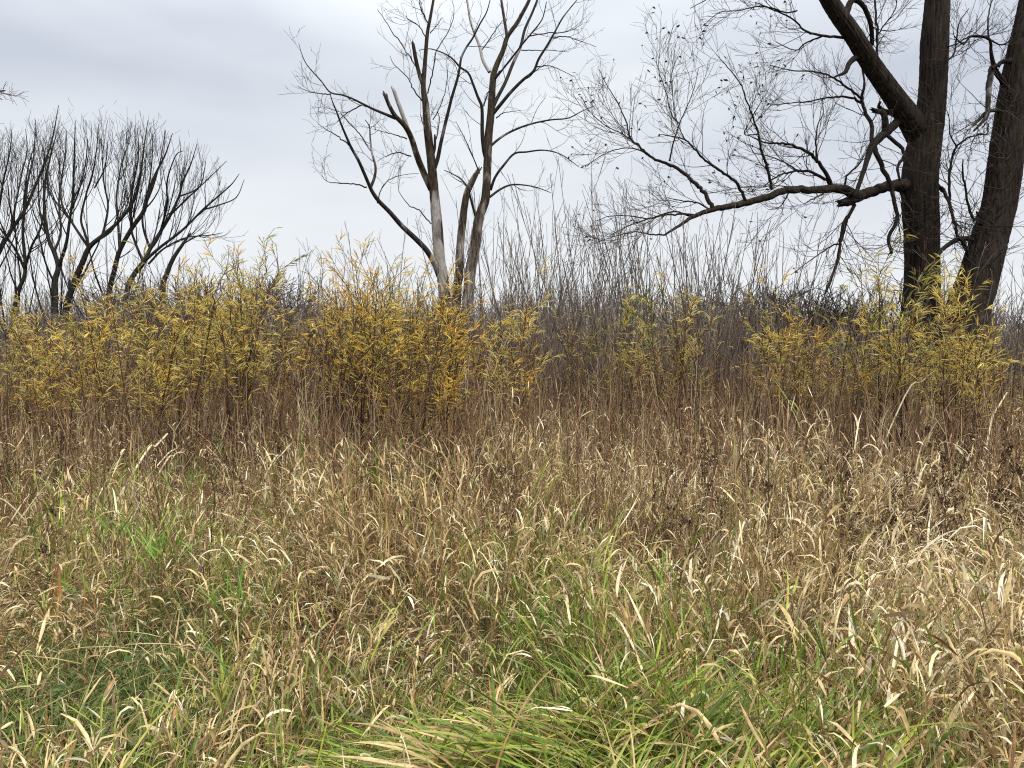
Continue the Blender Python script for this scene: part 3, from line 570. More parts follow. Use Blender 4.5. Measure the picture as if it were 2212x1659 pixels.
    for p in [[(-305, 330), (-200, 260), (-90, 215), (10, 195)], [(-310, 380), (-180, 330), (-80, 290), (0, 272)], [(-300, 250), (-180, 170), (-60, 190), (5, 215)]]:
        t.limb("limb", Z(p), [6, 4, 2.5, 1], M_GROVE, dy=U(-.5, .5), sides=6)
    t.finish("bare_tree", "pale twiggy branch tips poking in at the upper left edge")
    P, R = t.curves(10, 0, .09)
    a = spawn(P, R, 12, .3, 1, .7, .5, .7, .2, .06, .12, 6, .5, .006, .02); b = spawn(*a, 4, .2, 1, .4, .5, .6, .2, .04, .15, 4, .7, .005); c = spawn(*b, 3, .2, 1, .25, .5, .6, .2, .0, .15, 4, .8, .0045)
    twig_part(t, [a, b, c], "crown", M_WHIP)
grove()

# ------------------------------------------------------------------ shrubs, saplings, thicket
def stems_up(n, spread, H, Hv, lean=.12, K=8, r=.011, rt=.003, wob=.03):
    az = U(0, 6.28, n); rad = np.sqrt(U(0, 1, n)) * spread
    base = np.stack([rad * np.cos(az), rad * np.sin(az), np.full(n, -.05)], 1)
    h = H * U(1 - Hv, 1, n); d = unit(np.stack([np.cos(az) * lean + rng.normal(size=n) * lean * .7, np.sin(az) * lean + rng.normal(size=n) * lean * .7, np.ones(n)], 1))
    pts = [base]
    for k in range(K - 1):
        pts.append(pts[-1] + d * (h / (K - 1))[:, None]); d = unit(d + wob * rng.normal(size=(n, 3)) + np.array([0, 0, .01]))
    s = np.linspace(0, 1, K)[None, :]; R = (r * U(.7, 1.2, n))[:, None] * (1 - s) + rt * s
    return np.stack(pts, 1), R

def geo_of(levels, sides=3):
    g = Geo()
    for P, R in levels: V, F = tubes(P, R, sides); g.add(V, F)
    return g

def bare_shrubs():
    protos = []
    for k in range(9):
        P, R = stems_up(int(rng.integers(3, 7)), .25, 3.6, .4, .19, 9, .0125, .0036, .035)
        a = spawn(P, R, 4, .35, .98, .7, .5, .34, .12, .08, .06, 6, .6, .0028, .005, .5); b = spawn(*a, 1, .2, 1, .3, .5, .4, .15, .06, .08, 4, .7, .0025)
        protos.append((geo_of([(P, R)], 4).mesh("stems", M_WHIP), geo_of([a, b], 3).mesh("twigs", M_WHIP)))
    def place(px, Y, top, label, group):
        p = unproj(px, 735, Y); H = CAMH + (735 - top) / FZ * Y
        st, tw = protos[rng.integers(len(protos))]
        s = H / 3.5
        t = thing("bare_shrub", (p[0], Y, gz(p[0], Y)), label, "shrub", group, U(0, 6.28), (min(s, 1.1) ** .7, min(s, 1.1) ** .7, s) if Y < 25 else s)
        part("stems", st, t, "stuff"); part("twigs", tw, t, "stuff")
    xs = np.linspace(1050, 1710, 62) + U(-14, 14, 62)
    for x in xs:
        top = np.interp(x, [1060, 1180, 1300, 1420, 1560, 1700], [470, 430, 385, 420, 440, 520]) - 55 + abs(rng.normal()) * 95
        place(x, U(9.5, 14), top, (("tall " if top < 420 else "mid-height " if top < 480 else "low ") + "leafless grey willow shrub in the thicket " + ("just right of the dead tree" if x < 1200 else "left of the long limb's tip" if x < 1330 else "under the tip of the long low limb" if x < 1520 else "under the middle of the long low limb")), "bare willow shrubs of the middle thicket")
    for x in np.linspace(560, 1040, 24) + U(-12, 12, 24):
        place(x, U(10.5, 15), np.interp(x, [560, 650, 760, 900, 1040], [520, 440, 450, 470, 430]) + abs(rng.normal()) * 60, "leafless grey shrub behind the yellow saplings, " + ("right of the grove" if x < 700 else "under the dead tree's low left limb" if x < 900 else "among the dead tree's trunks"), "bare shrubs behind the yellow saplings")
    for x in np.linspace(1720, 2210, 16) + U(-12, 12, 16):
        place(x, U(9.5, 12.5), 560 + abs(rng.normal()) * 60, "leafless grey shrub at the foot of the two dark trunks at right", "bare shrubs round the dark trunks")
    for x in np.linspace(-40, 400, 44) + U(-10, 10, 44):
        place(x, U(29, 33), 540 + abs(rng.normal()) * 60, "pale thin brush standing behind the grove's trunks", "thin brush behind the grove")
    for x in [1480, 1530, 1660, 2190]:
        place(x, U(9, 9.8), {1480: 370, 1530: 330, 1660: 420, 2190: 470}[x], {1480: "tall bare shrub right of centre reaching under the long low limb", 1530: "tallest bare grey whip shrub rising in front of the long low limb", 1660: "bare shrub of leaning grey stems near the hanging dead branches", 2190: "sparse bare shrub at the right edge beside the leaning trunk"}[x], None)
bare_shrubs()

def domed_shrubs():
    protos = []
    for k in range(6):
        md = M_WHIP if k < 3 else M_DARK
        P, R = stems_up(60, .5, 2.6, .3, .55, 7, .014, .006, .05)
        a = spawn(P, R, 9, .2, 1, .8, .5, .55, .2, .05, .1, 5, .6, .007, .01); b = spawn(*a, 3, .2, 1, .4, .5, .6, .2, .02, .12, 4, .7, .006)
        protos.append((geo_of([(P, R)], 3).mesh("stems", md), geo_of([a, b], 3).mesh("twigs", md)))
    for i, (px, Y, top, lab) in enumerate([(430, 21, 555, "dense grey domed shrub behind the yellow saplings below the rightmost grove tree"), (560, 24, 590, "low grey domed shrub just right of the snapped dark trunk"), (345, 23, 600, "grey twiggy dome under the middle of the grove"), (30, 22, 645, "grey dome at the left edge hiding the grove's first trunks"), (150, 22.5, 650, "grey dome between the low-forked and the upright grove trees"), (250, 22, 640, "grey dome before the right-leaning grove trees"),
            (1590, 19, 615, "dark twiggy domed shrub behind the thicket right of centre"), (1800, 17, 625, "dark dense domed shrub left of the big trunk"), (1910, 18, 640, "dark domed shrub directly behind the big trunk"), (1700, 21, 615, "dark twiggy mound between thicket and big trunk"), (2190, 19, 670, "brown domed shrub at the right edge behind the leaning trunk"), (2075, 20, 690, "low dark dome seen between the two dark trunks")]):
        p = unproj(px, 735, Y); H = CAMH + (735 - top) / FZ * Y; st, tw = protos[i % 3 + (3 if px > 1400 else 0)]; s = H / 2.7
        t = thing("domed_shrub", (p[0], Y, gz(p[0], Y)), lab, "shrub", "domed bare shrubs", U(0, 6), (s * 1.15, s * 1.15, s)); part("stems", st, t, "stuff"); part("twigs", tw, t, "stuff")
domed_shrubs()

PAL = {"yellow": np.array([[.70, .52, .11], [.62, .50, .13], [.72, .57, .17], [.52, .45, .13], [.42, .39, .12], [.70, .46, .09]]),
       "orange": np.array([[.74, .45, .055], [.72, .40, .05], [.74, .52, .08], [.60, .43, .07]]),
       "green": np.array([[.20, .24, .055], [.28, .29, .06], [.38, .33, .06], [.48, .36, .06], [.16, .20, .06]]),
       "dull": np.array([[.40, .30, .08], [.45, .33, .10], [.33, .28, .08], [.30, .22, .10]])}

def saplings():
    protos = {}
    for pal, nv, dens in (("yellow", 6, 1.), ("orange", 3, .9), ("green", 4, 1.), ("dull", 3, .45)):
        for v in range(nv):
            P, R = stems_up(int(rng.integers(1, 4)), .12, 2.5, .3, .15, 9, .0115, .003, .04)
            a = spawn(P, R, 10, .47, .98, .62, .45, .62, .2, .08, .08, 6, .5, .0026, .005, .45)
            b = spawn(*a, 2, .2, 1, .26, .5, .6, .2, .05, .1, 4, .7, .0024)
            g = Geo()
            for (PP, RR), per in (((P, R), 18), (a, 13), (b, 8)):
                if per < 20:
                    kp = rng.random(len(PP)) < (.52 if per == 13 else .42); PP, RR = PP[kp], RR[kp]
                m = max(1, int(per * dens)); n, k0, _ = PP.shape
                idx = np.repeat(np.arange(n), m); q = len(idx)
                t = U(.55 if per > 20 else .1, 1., q) * (k0 - 1); i = np.minimum(t.astype(int), k0 - 2); f = (t - i)[:, None]
                pos = PP[idx, i] * (1 - f) + PP[idx, i + 1] * f; tan = unit(PP[idx, i + 1] - PP[idx, i])
                az = np.arctan2(tan[:, 1], tan[:, 0]) + rng.normal(size=q) * .9; tl = np.arccos(np.clip(tan[:, 2], -1, 1)) + U(.15, .75, q)
                V, F, _, _ = ribbons(pos, az, tl, U(-.1, .75, q), U(.075, .15, q), U(.006, .0105, q), U(0, 3.1, q), U(-.8, .8, q), 4, prof=np.array([.35, 1, .8, .05]))
                col = PAL[pal][rng.integers(len(PAL[pal]), size=q)] * U(.8, 1.3, q)[:, None]
                g.add(V, F, np.repeat(col, 8, 0))
            protos.setdefault(pal, []).append((geo_of([(P, R)], 4).mesh("stem", M_RED), geo_of([a, b], 3).mesh("twigs", M_RED), g.mesh("leaves", M_LEAF)))
    def place(px, Y, top, pal, label, group):
        p = unproj(px, 735, Y); H = CAMH + (735 - top) / FZ * Y
        st, tw, lf = protos[pal][rng.integers(len(protos[pal]))]; s = max(H, .9) / 2.35
        w = min(max(s, .75), 1.1)
        t = thing("willow_sapling", (p[0], Y, gz(p[0], Y)), label, "sapling", group, U(0, 6.28), (w, w, s)); t.rotation_euler = (U(-.06, .06), U(-.08, .08), U(0, 6.28))
        part("stem", st, t, "stuff"); part("twigs", tw, t, "stuff"); part("leaves", lf, t, "stuff")
    topl = lambda x: np.interp(x, [-60, 0, 150, 300, 480, 600, 690, 780, 860, 950], [700, 690, 650, 600, 560, 600, 610, 565, 640, 610])
    for i in range(100):
        x = U(-60, 1000) if i < 88 else U(600, 1150); Y = U(7.2, 10.8); d = abs(rng.normal()) * 75
        if x < 280: lab, gr = "yellow-leaved willow sapling in the dense stand in front of the grove trunks", "yellow saplings in front of the grove"
        elif x < 560: lab, gr = "yellow-leaved willow sapling in the dense stand below the rightmost grove tree", "yellow saplings below the rightmost grove tree"
        elif x < 870: lab, gr = "yellow-leaved willow sapling in the looser stand left of the dead tree", "yellow saplings left of the dead tree"
        else: lab, gr = "yellow-leaved willow sapling in front of the dead tree's foot", "yellow saplings before the dead tree"
        if x > 560 and rng.random() < .42: pal = "dull"
        else: pal = rng.choice(["yellow", "yellow", "yellow", "orange", "green"])
        word = {"yellow": "yellow", "orange": "orange-gold", "green": "greenish", "dull": "sparse dull"}[pal]
        place(x, Y, topl(x) - 18 + d, pal, ("tall " if d < 35 else "mid-height " if d < 90 else "low ") + lab.replace("yellow", word, 1), gr)
    one = [(480, 7.6, 548, "yellow", "tallest yellow-leaved sapling of the left stand, its top against the sky"), (300, 7.2, 590, "yellow", "sapling with one long dark red stem slanting through the left stand"), (780, 7.6, 548, "yellow", "tall golden sapling just left of the dead tree's low limb"),
           (930, 7.2, 590, "orange", "bright orange-yellow sapling in front of the dead tree's trunks"), (890, 7.4, 640, "orange", "smaller orange sapling close beside the brightest one at the dead tree"), (990, 7.8, 625, "orange", "orange sapling just right of the dead tree's foot"),
           (1090, 8., 590, "yellow", "thin yellow sapling rising right of the dead tree"), (1085, 7.6, 690, "yellow", "short yellow-leaved sapling right of the dead tree, leaves to mid height"), (1140, 8.2, 660, "dull", "sparse dull-leaved sapling at the edge of the grey thicket"),
           (1400, 7.8, 610, "green", "olive-green leaved sapling in the middle of the grey thicket"), (1345, 8.2, 645, "green", "short olive sapling left of the thicket's greenest one"), (1450, 8.4, 650, "yellow", "yellowish sapling right of the thicket's greenest one"), (1545, 8.6, 620, "dull", "sparse yellow sapling at the right side of the grey thicket"),
           (1240, 8.6, 640, "dull", "nearly bare sapling in the darkest part of the thicket"), (1740, 8.4, 620, "orange", "orange-yellow sapling left of the big dark trunk"), (1700, 8.6, 660, "yellow", "small yellow sapling leftmost of those by the big trunk"), (1800, 8.2, 590, "green", "green-leaved sapling under the hanging dead branches"),
           (1850, 7.8, 470, "green", "tallest green-leaved sapling reaching up beside the big trunk"), (1900, 8.1, 520, "green", "green-leaved sapling touching the big trunk's left side"), (1945, 7.6, 540, "green", "green and gold sapling right in front of the big trunk"), (1930, 8.6, 600, "yellow", "short gold sapling in front of the big trunk"), (1990, 8., 600, "green", "green-leaved sapling at the big trunk's right side"),
           (2050, 7.6, 570, "yellow", "gold sapling between the two dark trunks"), (2085, 7.4, 620, "yellow", "bright gold sapling before the leaning trunk"), (2070, 7.1, 720, "yellow", "short bright yellow sapling below the leaning trunk, leaves almost to the grass"), (2130, 8., 630, "orange", "orange-gold sapling right of the leaning trunk's foot"), (2190, 8.4, 690, "dull", "sparse dull sapling at the right edge"), (1650, 9., 680, "dull", "sparse low sapling in front of the dark domed shrub")]
    for x, Y, top, pal, lab in one: place(x, Y, top, pal, lab, None)
    for i in range(9):
        x = rng.choice([U(1690, 1800), U(1820, 2000), U(2030, 2150)]); pal = rng.choice(["green", "yellow", "orange", "yellow"])
        where = "left of the big dark trunk" if x < 1810 else "before the big dark trunk" if x < 2010 else "before the leaning dark trunk"
        place(x, U(7.2, 9.2), U(600, 720), pal, {"yellow": "yellow", "orange": "orange-gold", "green": "olive-green"}[pal] + "-leaved low sapling " + where, "low saplings before the dark trunks")
    for i in range(26):
        x = U(1150, 2220); place(x, U(7.4, 10.5), U(690, 760), rng.choice(["dull", "dull", "green", "yellow"]), "low sparse-leaved sapling among the brown weeds " + ("below the grey thicket" if x < 1450 else "below the long low limb" if x < 1700 else "left of the big trunk's foot" if x < 1900 else "below the two dark trunks" if x < 2110 else "at the right edge"), "low saplings among the weeds at right")
saplings()

def mass(name, label, cat, x_of_Y, Y0, Y1, n, Hf, r, rt, lean, tw, twL, pal, ang=.45, K=5, tw_t0=.3):
    Y = np.sqrt(U(Y0 ** 2, Y1 ** 2, n)); x = U(-1, 1, n) * (x_of_Y * Y + 1.5)
    H = Hf(x, Y)
    keep = H > .2; x, Y, H = x[keep], Y[keep], H[keep]; n = len(x)
    d = unit(np.stack([rng.normal(size=n) * lean, rng.normal(size=n) * lean, np.ones(n)], 1)); pts = [np.stack([x, Y, gz(x, Y) - .03], 1)]
    for k in range(K - 1):
        pts.append(pts[-1] + d * (H / (K - 1))[:, None]); d = unit(d + .06 * rng.normal(size=(n, 3)))
    s = np.linspace(0, 1, K)[None, :]; P = np.stack(pts, 1); R = (r * U(.7, 1.3, n))[:, None] * (1 - s) + rt * s
    col = pal[rng.integers(len(pal), size=n)] * U(.65, 1.25, n)[:, None]
    g = Geo(); V, F = tubes(P, R, 3); g.add(V, F, np.repeat(col, K * 3, 0))
    if tw:
        a = spawn(P, R, tw, tw_t0, 1, twL, .5, ang, .2, .06, .1, 3, .6, rt); V, F = tubes(*a, 3); g.add(V, F, np.repeat(np.repeat(col, tw, 0), 9, 0))
    o = bpy.data.objects.new(name, g.mesh(name, M_TINT)); C.objects.link(o)
    tag(o, label, cat, kind="stuff")

PT = np.array([[.14, .11, .088], [.22, .18, .145], [.09, .070, .056], [.17, .11, .075], [.30, .25, .20]])
PW = np.array([[.16, .080, .042], [.21, .125, .065], [.29, .20, .11], [.085, .048, .030], [.42, .32, .19], [.19, .105, .058]])
PF = np.array([[.16, .135, .115], [.20, .17, .14], [.13, .11, .095], [.22, .17, .12]])
def thickets():
    def H1(x, Y):
        px, _ = proj(x, Y, 1.6); top = np.interp(px, [-200, 0, 300, 600, 1000, 1250, 1600, 1700, 2212], [730, 730, 700, 670, 650, 640, 655, 690, 720]) + np.abs(rng.normal(size=len(x))) * 60 - 15
        return np.maximum(CAMH + (735 - top) / FZ * Y, .8)
    mass("thicket_undergrowth", "dense grey-brown thicket of leafless stems below the horizon", "thicket", .72, 9.5, 20, 6800, H1, .008, .003, .17, 3, .5, PT)
    def H2(x, Y): return U(.75, 1.3, len(x)) * np.where(rng.random(len(x)) < .25, 1.2, 1.) * np.interp(Y, [4.5, 7.5], [.85, 1.1])
    mass("weed_undergrowth", "red-brown stand of thin dead weed stems behind the grass", "weeds", .74, 4.3, 11.5, 5200, H2, .0040, .0018, .14, 3, .26, PW, .5, 5, .4)
    def H3(x, Y): return U(3.2, 6., len(x)) * (.85 + .25 * np.sin(x * .35) * np.sin(x * .13 + 1))
    mass("far_woods", "distant grey line of bare trees along the horizon", "woods", .80, 44, 75, 2100, H3, .03, .014, .2, 7, 1.3, PF, .5, 5, .25)
thickets()

# ------------------------------------------------------------------ grass
DRY = np.array([[.80, .67, .43], [.70, .55, .29], [.57, .43, .20], [.42, .29, .13], [.18, .11, .05], [.34, .19, .08], [.52, .45, .30], [.88, .78, .57]])
GRN = np.array([[.13, .20, .035], [.20, .285, .045], [.33, .37, .055], [.11, .165, .035], [.42, .40, .11], [.24, .28, .075]])
BLOBS = [(1050, 1500, 420, 180, .85), (1170, 1270, 90, 70, .6), (150, 1560, 330, 150, .75), (330, 1170, 150, 110, .55), (250, 1060, 200, 60, .2), (100, 1150, 130, 120, .4), (520, 1200, 90, 60, .6), (450, 1330, 150, 100, .35),
         (870, 1010, 90, 50, .4), (750, 1050, 100, 80, .3), (1350, 1480, 250, 150, .5), (1500, 1560, 320, 110, .45), (1800, 1500, 170, 90, .4), (1280, 1130, 150, 60, .25), (640, 1420, 160, 60, .3), (700, 1600, 200, 100, .5), (2050, 1560, 150, 80, .25)]

def zones(x, y, z=.5):
    px, py = proj(x, y, z)
    g = np.full(len(x), .03) + .04 * np.sin(3 * x + 1) * np.sin(2.3 * y)
    for cx, cy, rx, ry, w in BLOBS: g = g + .5 * w * np.exp(-((px - cx) / rx) ** 2 - ((py - cy) / ry) ** 2)
    return px, py, np.clip(g, .02, .93)

POCKET = lambda x, y: np.exp(-((x + 1.75) / 1.0) ** 2 - ((y - 2.75) / 1.15) ** 2)     # low green hollow at front left
SWEPT = lambda x, y: np.exp(-((x - .35) / .95) ** 2 - ((y - 1.85) / .5) ** 2)         # flattened green clump at front centre

def scatter(Y0, Y1, dens):
    area = (Y1 - Y0) * 2 * (.72 * (Y0 + Y1) / 2 + 1.0); n = int(area * dens)
    y = U(Y0, Y1, n); x = U(-1, 1, n) * (.72 * y + 1.0)
    return x, y

def grass():
    dry, grn = Geo(), Geo()
    for Y0, Y1, dens, K, nl in ((1.1, 2.3, 800, 5, 7), (2.3, 4., 740, 5, 6), (4., 7., 430, 5, 5), (7., 11., 160, 4, 5), (11., 17., 45, 4, 3)):
        x, y = scatter(Y0, Y1, dens); n = len(x)
        px, py, g = zones(x, y)
        pk = POCKET(x, y); sw = SWEPT(x, y)
        hole = np.clip((vnoise(x, y, 2.6, 1) - .60) * 5, 0, 1) * .85
        keep = rng.random(n) > np.maximum(.75 * pk + .5 * sw, hole)
        x, y, g, px, pk, sw = x[keep], y[keep], g[keep], px[keep], pk[keep], sw[keep]; n = len(x)
        hn = 1 + .30 * np.sin(2.1 * x + .8 * y) * np.sin(1.7 * y - .6 * x + 1.) + .20 * np.sin(5 * x + 2) * np.sin(4.3 * y)
        H = U(.36, .74, n) * hn * (1 - .6 * pk) * np.interp(y, [1.1, 1.7, 2.2, 99], [.8, .95, 1, 1])
        az = 6.28 * 1.6 * vnoise(x, y, 1.1, 2) + rng.normal(size=n) * .75          # neighbours lean the same way
        flop = np.clip((vnoise(x, y, 1.7, 3) - .52) * 5, 0, 1)                      # patches beaten flat
        H = H * (.72 + .62 * vnoise(x, y, 1.9, 4))
        lodged = rng.random(n) < .08 + .62 * flop
        t0 = np.where(lodged, U(.7, 1.3, n), np.abs(rng.normal(size=n)) * .20); dt = np.where(lodged, U(0, .3, n), U(0, .55, n))
        base = np.stack([x, y, gz(x, y) - .02], 1)
        # stems
        KS = 4; s = np.linspace(0, 1, KS)[None, :]; tl = t0[:, None] + dt[:, None] * s
        d = np.stack([np.sin(tl) * np.cos(az)[:, None], np.sin(tl) * np.sin(az)[:, None], np.cos(tl)], -1); st = d * (H[:, None, None] / (KS - 1))
        P = base[:, None] + np.concatenate([np.zeros((n, 1, 3)), np.cumsum(st[:, :-1], 1)], 1)
        isg = rng.random(n) < g
        R = np.interp(s, [0, 1], [1, .6]) * U(.0011, .0020, n)[:, None] * (1.25 if Y0 > 6 else 1)
        for sel, G_, pal in ((~isg, dry, DRY), (isg, grn, GRN)):
            V, F = tubes(P[sel], R[sel], 3); ns = sel.sum()
            c = pal[rng.choice([2, 3, 4, 5] if G_ is dry else [0, 1, 2, 4], ns)] * U(.7, 1.1, ns)[:, None]
            G_.add(V, F, np.repeat(c, KS * 3, 0))
        # leaves
        idx = np.repeat(np.arange(n), nl); q = len(idx)
        t = np.clip(U(.15, 1.05, q), 0, 1) * (KS - 1); i = np.minimum(t.astype(int), KS - 2); f = (t - i)[:, None]
        pos = P[idx, i] * (1 - f) + P[idx, i + 1] * f
        gl = isg[idx] & (rng.random(q) < .85) | (rng.random(q) < .15 * g[idx])
        a2 = np.where(rng.random(q) < .5, az[idx] + rng.normal(size=q) * .6, U(0, 6.28, q)); tl0 = np.abs(t0[idx] + U(.05, .75, q))
        curl = np.where(gl, U(.3, 1.7, q), U(.5, 3.3, q)); Ln = np.where(gl, U(.08, .21, q), U(.045, .15, q)) * np.interp(y[idx], [3, 9], [1, 1.35]) * np.where(rng.random(q) < .14, 1.8, 1.) * (1 - .35 * pk[idx])
        big = np.interp(px[idx], [1250, 1900], [.06, .5]) * np.interp(y[idx], [2, 5], [1, .4])
        W = np.where(gl, U(.0035, .009, q), U(.0028, .0105, q) + (rng.random(q) < big) * U(.002, .007, q)) * (1.15 if Y0 > 3.9 else 1)
        pw = np.where(rng.random(q) < .3, U(4, 9, q), U(.8, 2.6, q))
        tw1 = np.where(gl, U(-.8, .8, q), U(-2.2, 2.2, q)); tw0 = rng.normal(size=q) * .6
        wt_right = np.interp(px[idx], [200, 900, 1500, 2100], [0, .1, .5, .8])[:, None]
        brown = np.exp(-((px[idx] - 900) / 150) ** 2 - ((proj(x[idx], y[idx], .5)[1] - 1120) / 110) ** 2)[:, None]
        patch = np.clip((vnoise(x[idx], y[idx], 1.3, 5) - .35) * 1.6, 0, 1)[:, None]
        wp = np.array([[.13, .22, .22, .17, .10, .05, .08, .05]]) * (1 - wt_right) * (1 - brown) + np.array([[.26, .24, .17, .10, .05, .03, .08, .07]]) * wt_right * (1 - brown) + np.array([[.03, .10, .22, .26, .18, .16, .04, .01]]) * brown
        wp = wp * (np.array([[1.5, 1.4, 1.1, .8, .5, .6, 1.2, 1.5]]) * patch + np.array([[.55, .7, 1., 1.25, 1.5, 1.5, .8, .45]]) * (1 - patch))
        wp = np.cumsum(wp / wp.sum(1, keepdims=True), 1); ci = np.minimum((rng.random(q)[:, None] > wp).sum(1), 7)
        cd = DRY[ci] * U(.8, 1.2, q)[:, None]; cg = GRN[rng.choice(6, q, p=[.22, .25, .2, .13, .1, .1])] * U(.8, 1.15, q)[:, None]
        for sel, G_, c in ((~gl, dry, cd), (gl, grn, cg)):
            V, F, _, _ = ribbons(pos[sel], a2[sel], tl0[sel], curl[sel], Ln[sel], W[sel], tw0[sel], tw1[sel], K, pw[sel][:, None], zmin=.015, swirl=U(-.6, .6, sel.sum()), fold=.55 if Y0 < 2 else 0)
            G_.add(V, F, np.repeat(c[sel], K * (3 if Y0 < 2 else 2), 0))
    # litter of fallen straw that lies near the ground
    x, y = scatter(1.1, 6., 200); n = len(x)
    V, F, _, _ = ribbons(np.stack([x, y, gz(x, y) + U(.01, .28, n)], 1), U(0, 6.28, n), U(1.2, 1.7, n), U(-.3, .4, n), U(.1, .35, n), U(.0015, .0045, n), U(0, 3, n), U(-1, 1, n), 4, zmin=.012)
    dry.add(V, F, np.repeat(DRY[rng.choice([1, 2, 3, 4, 5, 6], n)] * U(.6, 1., n)[:, None], 8, 0))
    for nm, g, m, lab in (("dry_grass", dry, M_GRASS, "tangled tan and cream dry grass covering the whole foreground"), ("green_grass", grn, M_GREEN, "green grass blades mixed through the dry grass")):
        o = bpy.data.objects.new(nm, g.mesh(nm, m)); C.objects.link(o); tag(o, lab, "grass", kind="stuff")

    # the flattened green clump in front
    n = 8200; x = .22 + rng.normal(size=n) * .60; y = 1.98 + rng.normal(size=n) * .40; k = (y > 1.1) & (x > -1.); x, y = x[k], y[k]; n = len(x)
    side = np.clip((x - .25) / .8 + .5 + .25 * np.sin(5 * y + 3 * x), 0, 1)
    az = np.where(rng.random(n) > side, math.radians(212) + .35 * np.sin(3 * x + 2 * y) + rng.normal(size=n) * .32, math.radians(14) + .3 * np.sin(2.6 * x - 3 * y) + rng.normal(size=n) * .34)
    up = rng.random(n) < .13; az = np.where(up, U(0, 6.28, n), az)
    t0 = np.where(up, U(.1, .5, n), U(.7, 1.25, n)); dt = np.where(up, U(.3, 1., n), U(.2, .75, n))
    hgt = .45 * np.exp(-((x - .3) / 1.2) ** 2 - ((y - 2.1) / .8) ** 2) * (1 + .25 * np.sin(6 * x + 2) * np.sin(7 * y))
    V, F, _, _ = ribbons(np.stack([x, y, gz(x, y) + hgt * U(.15, 1, n)], 1), az, t0, dt, U(.13, .34, n), U(.005, .0125, n), rng.normal(size=n) * .5, U(-.7, .7, n), 7, 1.2, zmin=.02, swirl=U(-.35, .35, n), fold=.5)
    c = GRN[rng.choice(6, n, p=[.20, .32, .28, .08, .06, .06])] * U(.8, 1.2, n)[:, None]; dr = rng.random(n) < .3; c[dr] = DRY[rng.choice([1, 2, 3, 5], dr.sum())]
    g = Geo(); g.add(V, F, np.repeat(c, 21, 0)); o = bpy.data.objects.new("flattened_grass", g.mesh("flattened_grass", M_GREEN)); C.objects.link(o)
    tag(o, "big bright green clump of long grass blades swept flat at the front", "grass clump", kind="stuff")

    # low plants in the hollow at front left
    n = 9000; x = -1.8 + rng.normal(size=n) * .7; y = 2.7 + rng.normal(size=n) * .75; k = y > 1.3; x, y = x[k], y[k]; n = len(x)
    V, F, _, _ = ribbons(np.stack([x, y, gz(x, y) + U(0, .12, n)], 1), U(0, 6.28, n), U(.1, .9, n), U(.2, 1.4, n), U(.08, .24, n), U(.002, .005, n), rng.normal(size=n), U(-1, 1, n), 5, zmin=.01)
    g = Geo(); g.add(V, F, np.repeat(np.array([[.10, .15, .035], [.14, .20, .04], [.20, .24, .06], [.30, .26, .10]])[rng.choice(4, n)] * U(.7, 1.2, n)[:, None], 10, 0))
    n = 3800; x = -1.55 + rng.normal(size=n) * .5; y = 2.6 + rng.normal(size=n) * .6; k = y > 1.4; x, y = x[k], y[k]; n = len(x)
    V, F, _, _ = ribbons(np.stack([x, y, gz(x, y) + U(.02, .16, n)], 1), U(0, 6.28, n), U(.9, 1.5, n), U(0, .6, n), U(.025, .055, n), U(.014, .03, n), rng.normal(size=n) * .3, U(-.3, .3, n), 5, prof=np.array([.15, .9, 1, .6, .05]))
    g.add(V, F, np.repeat(np.array([[.05, .095, .025], [.075, .125, .03], [.10, .14, .045]])[rng.choice(3, n)] * U(.8, 1.3, n)[:, None], 10, 0))
    o = bpy.data.objects.new("low_undergrowth", g.mesh("low_undergrowth", M_GREEN)); C.objects.link(o); tag(o, "low dark green leafy ground plants in the hollow at front left", "ground cover", kind="stuff")
grass()

# ------------------------------------------------------------------ single plants that stand out of the grass
def tuft(px, py, Y, n, Lh, label, pal=GRN, spread=.08, w=(.004, .009), tmax=.7):
    p = unproj(px, py, Y); z0 = max(p[2] - Lh * .6, .0)
    b = np.stack([p[0] + rng.normal(size=n) * spread, Y + rng.normal(size=n) * spread, np.full(n, z0)], 1)
    V, F, _, _ = ribbons(b, U(0, 6.28, n), U(.02, tmax, n), U(.1, .9, n), U(.5, 1.05, n) * Lh * .7, U(*w, n), rng.normal(size=n), U(-.8, .8, n), 6)
    st = np.stack([b, b * [1, 1, 0] - [0, 0, .03]], 1)[:, ::-1]
    g = Geo(); g.add(V, F, np.repeat(pal[rng.integers(len(pal), size=n)] * U(.85, 1.25, n)[:, None], 12, 0))
    Vs, Fs = tubes(st, np.full((n, 2), .0015), 3); g.add(Vs, Fs, np.broadcast_to(np.array([.2, .15, .07]), (n * 6, 3)))
    base = (p[0], Y, 0.); t = thing("grass_tuft", base, label, "grass tuft", "green tufts standing in the dry grass"); part("blades", g.mesh("blades", M_GREEN, base), t, "stuff")
BR = np.array([[.16, .30, .045], [.22, .36, .06], [.12, .24, .05]])
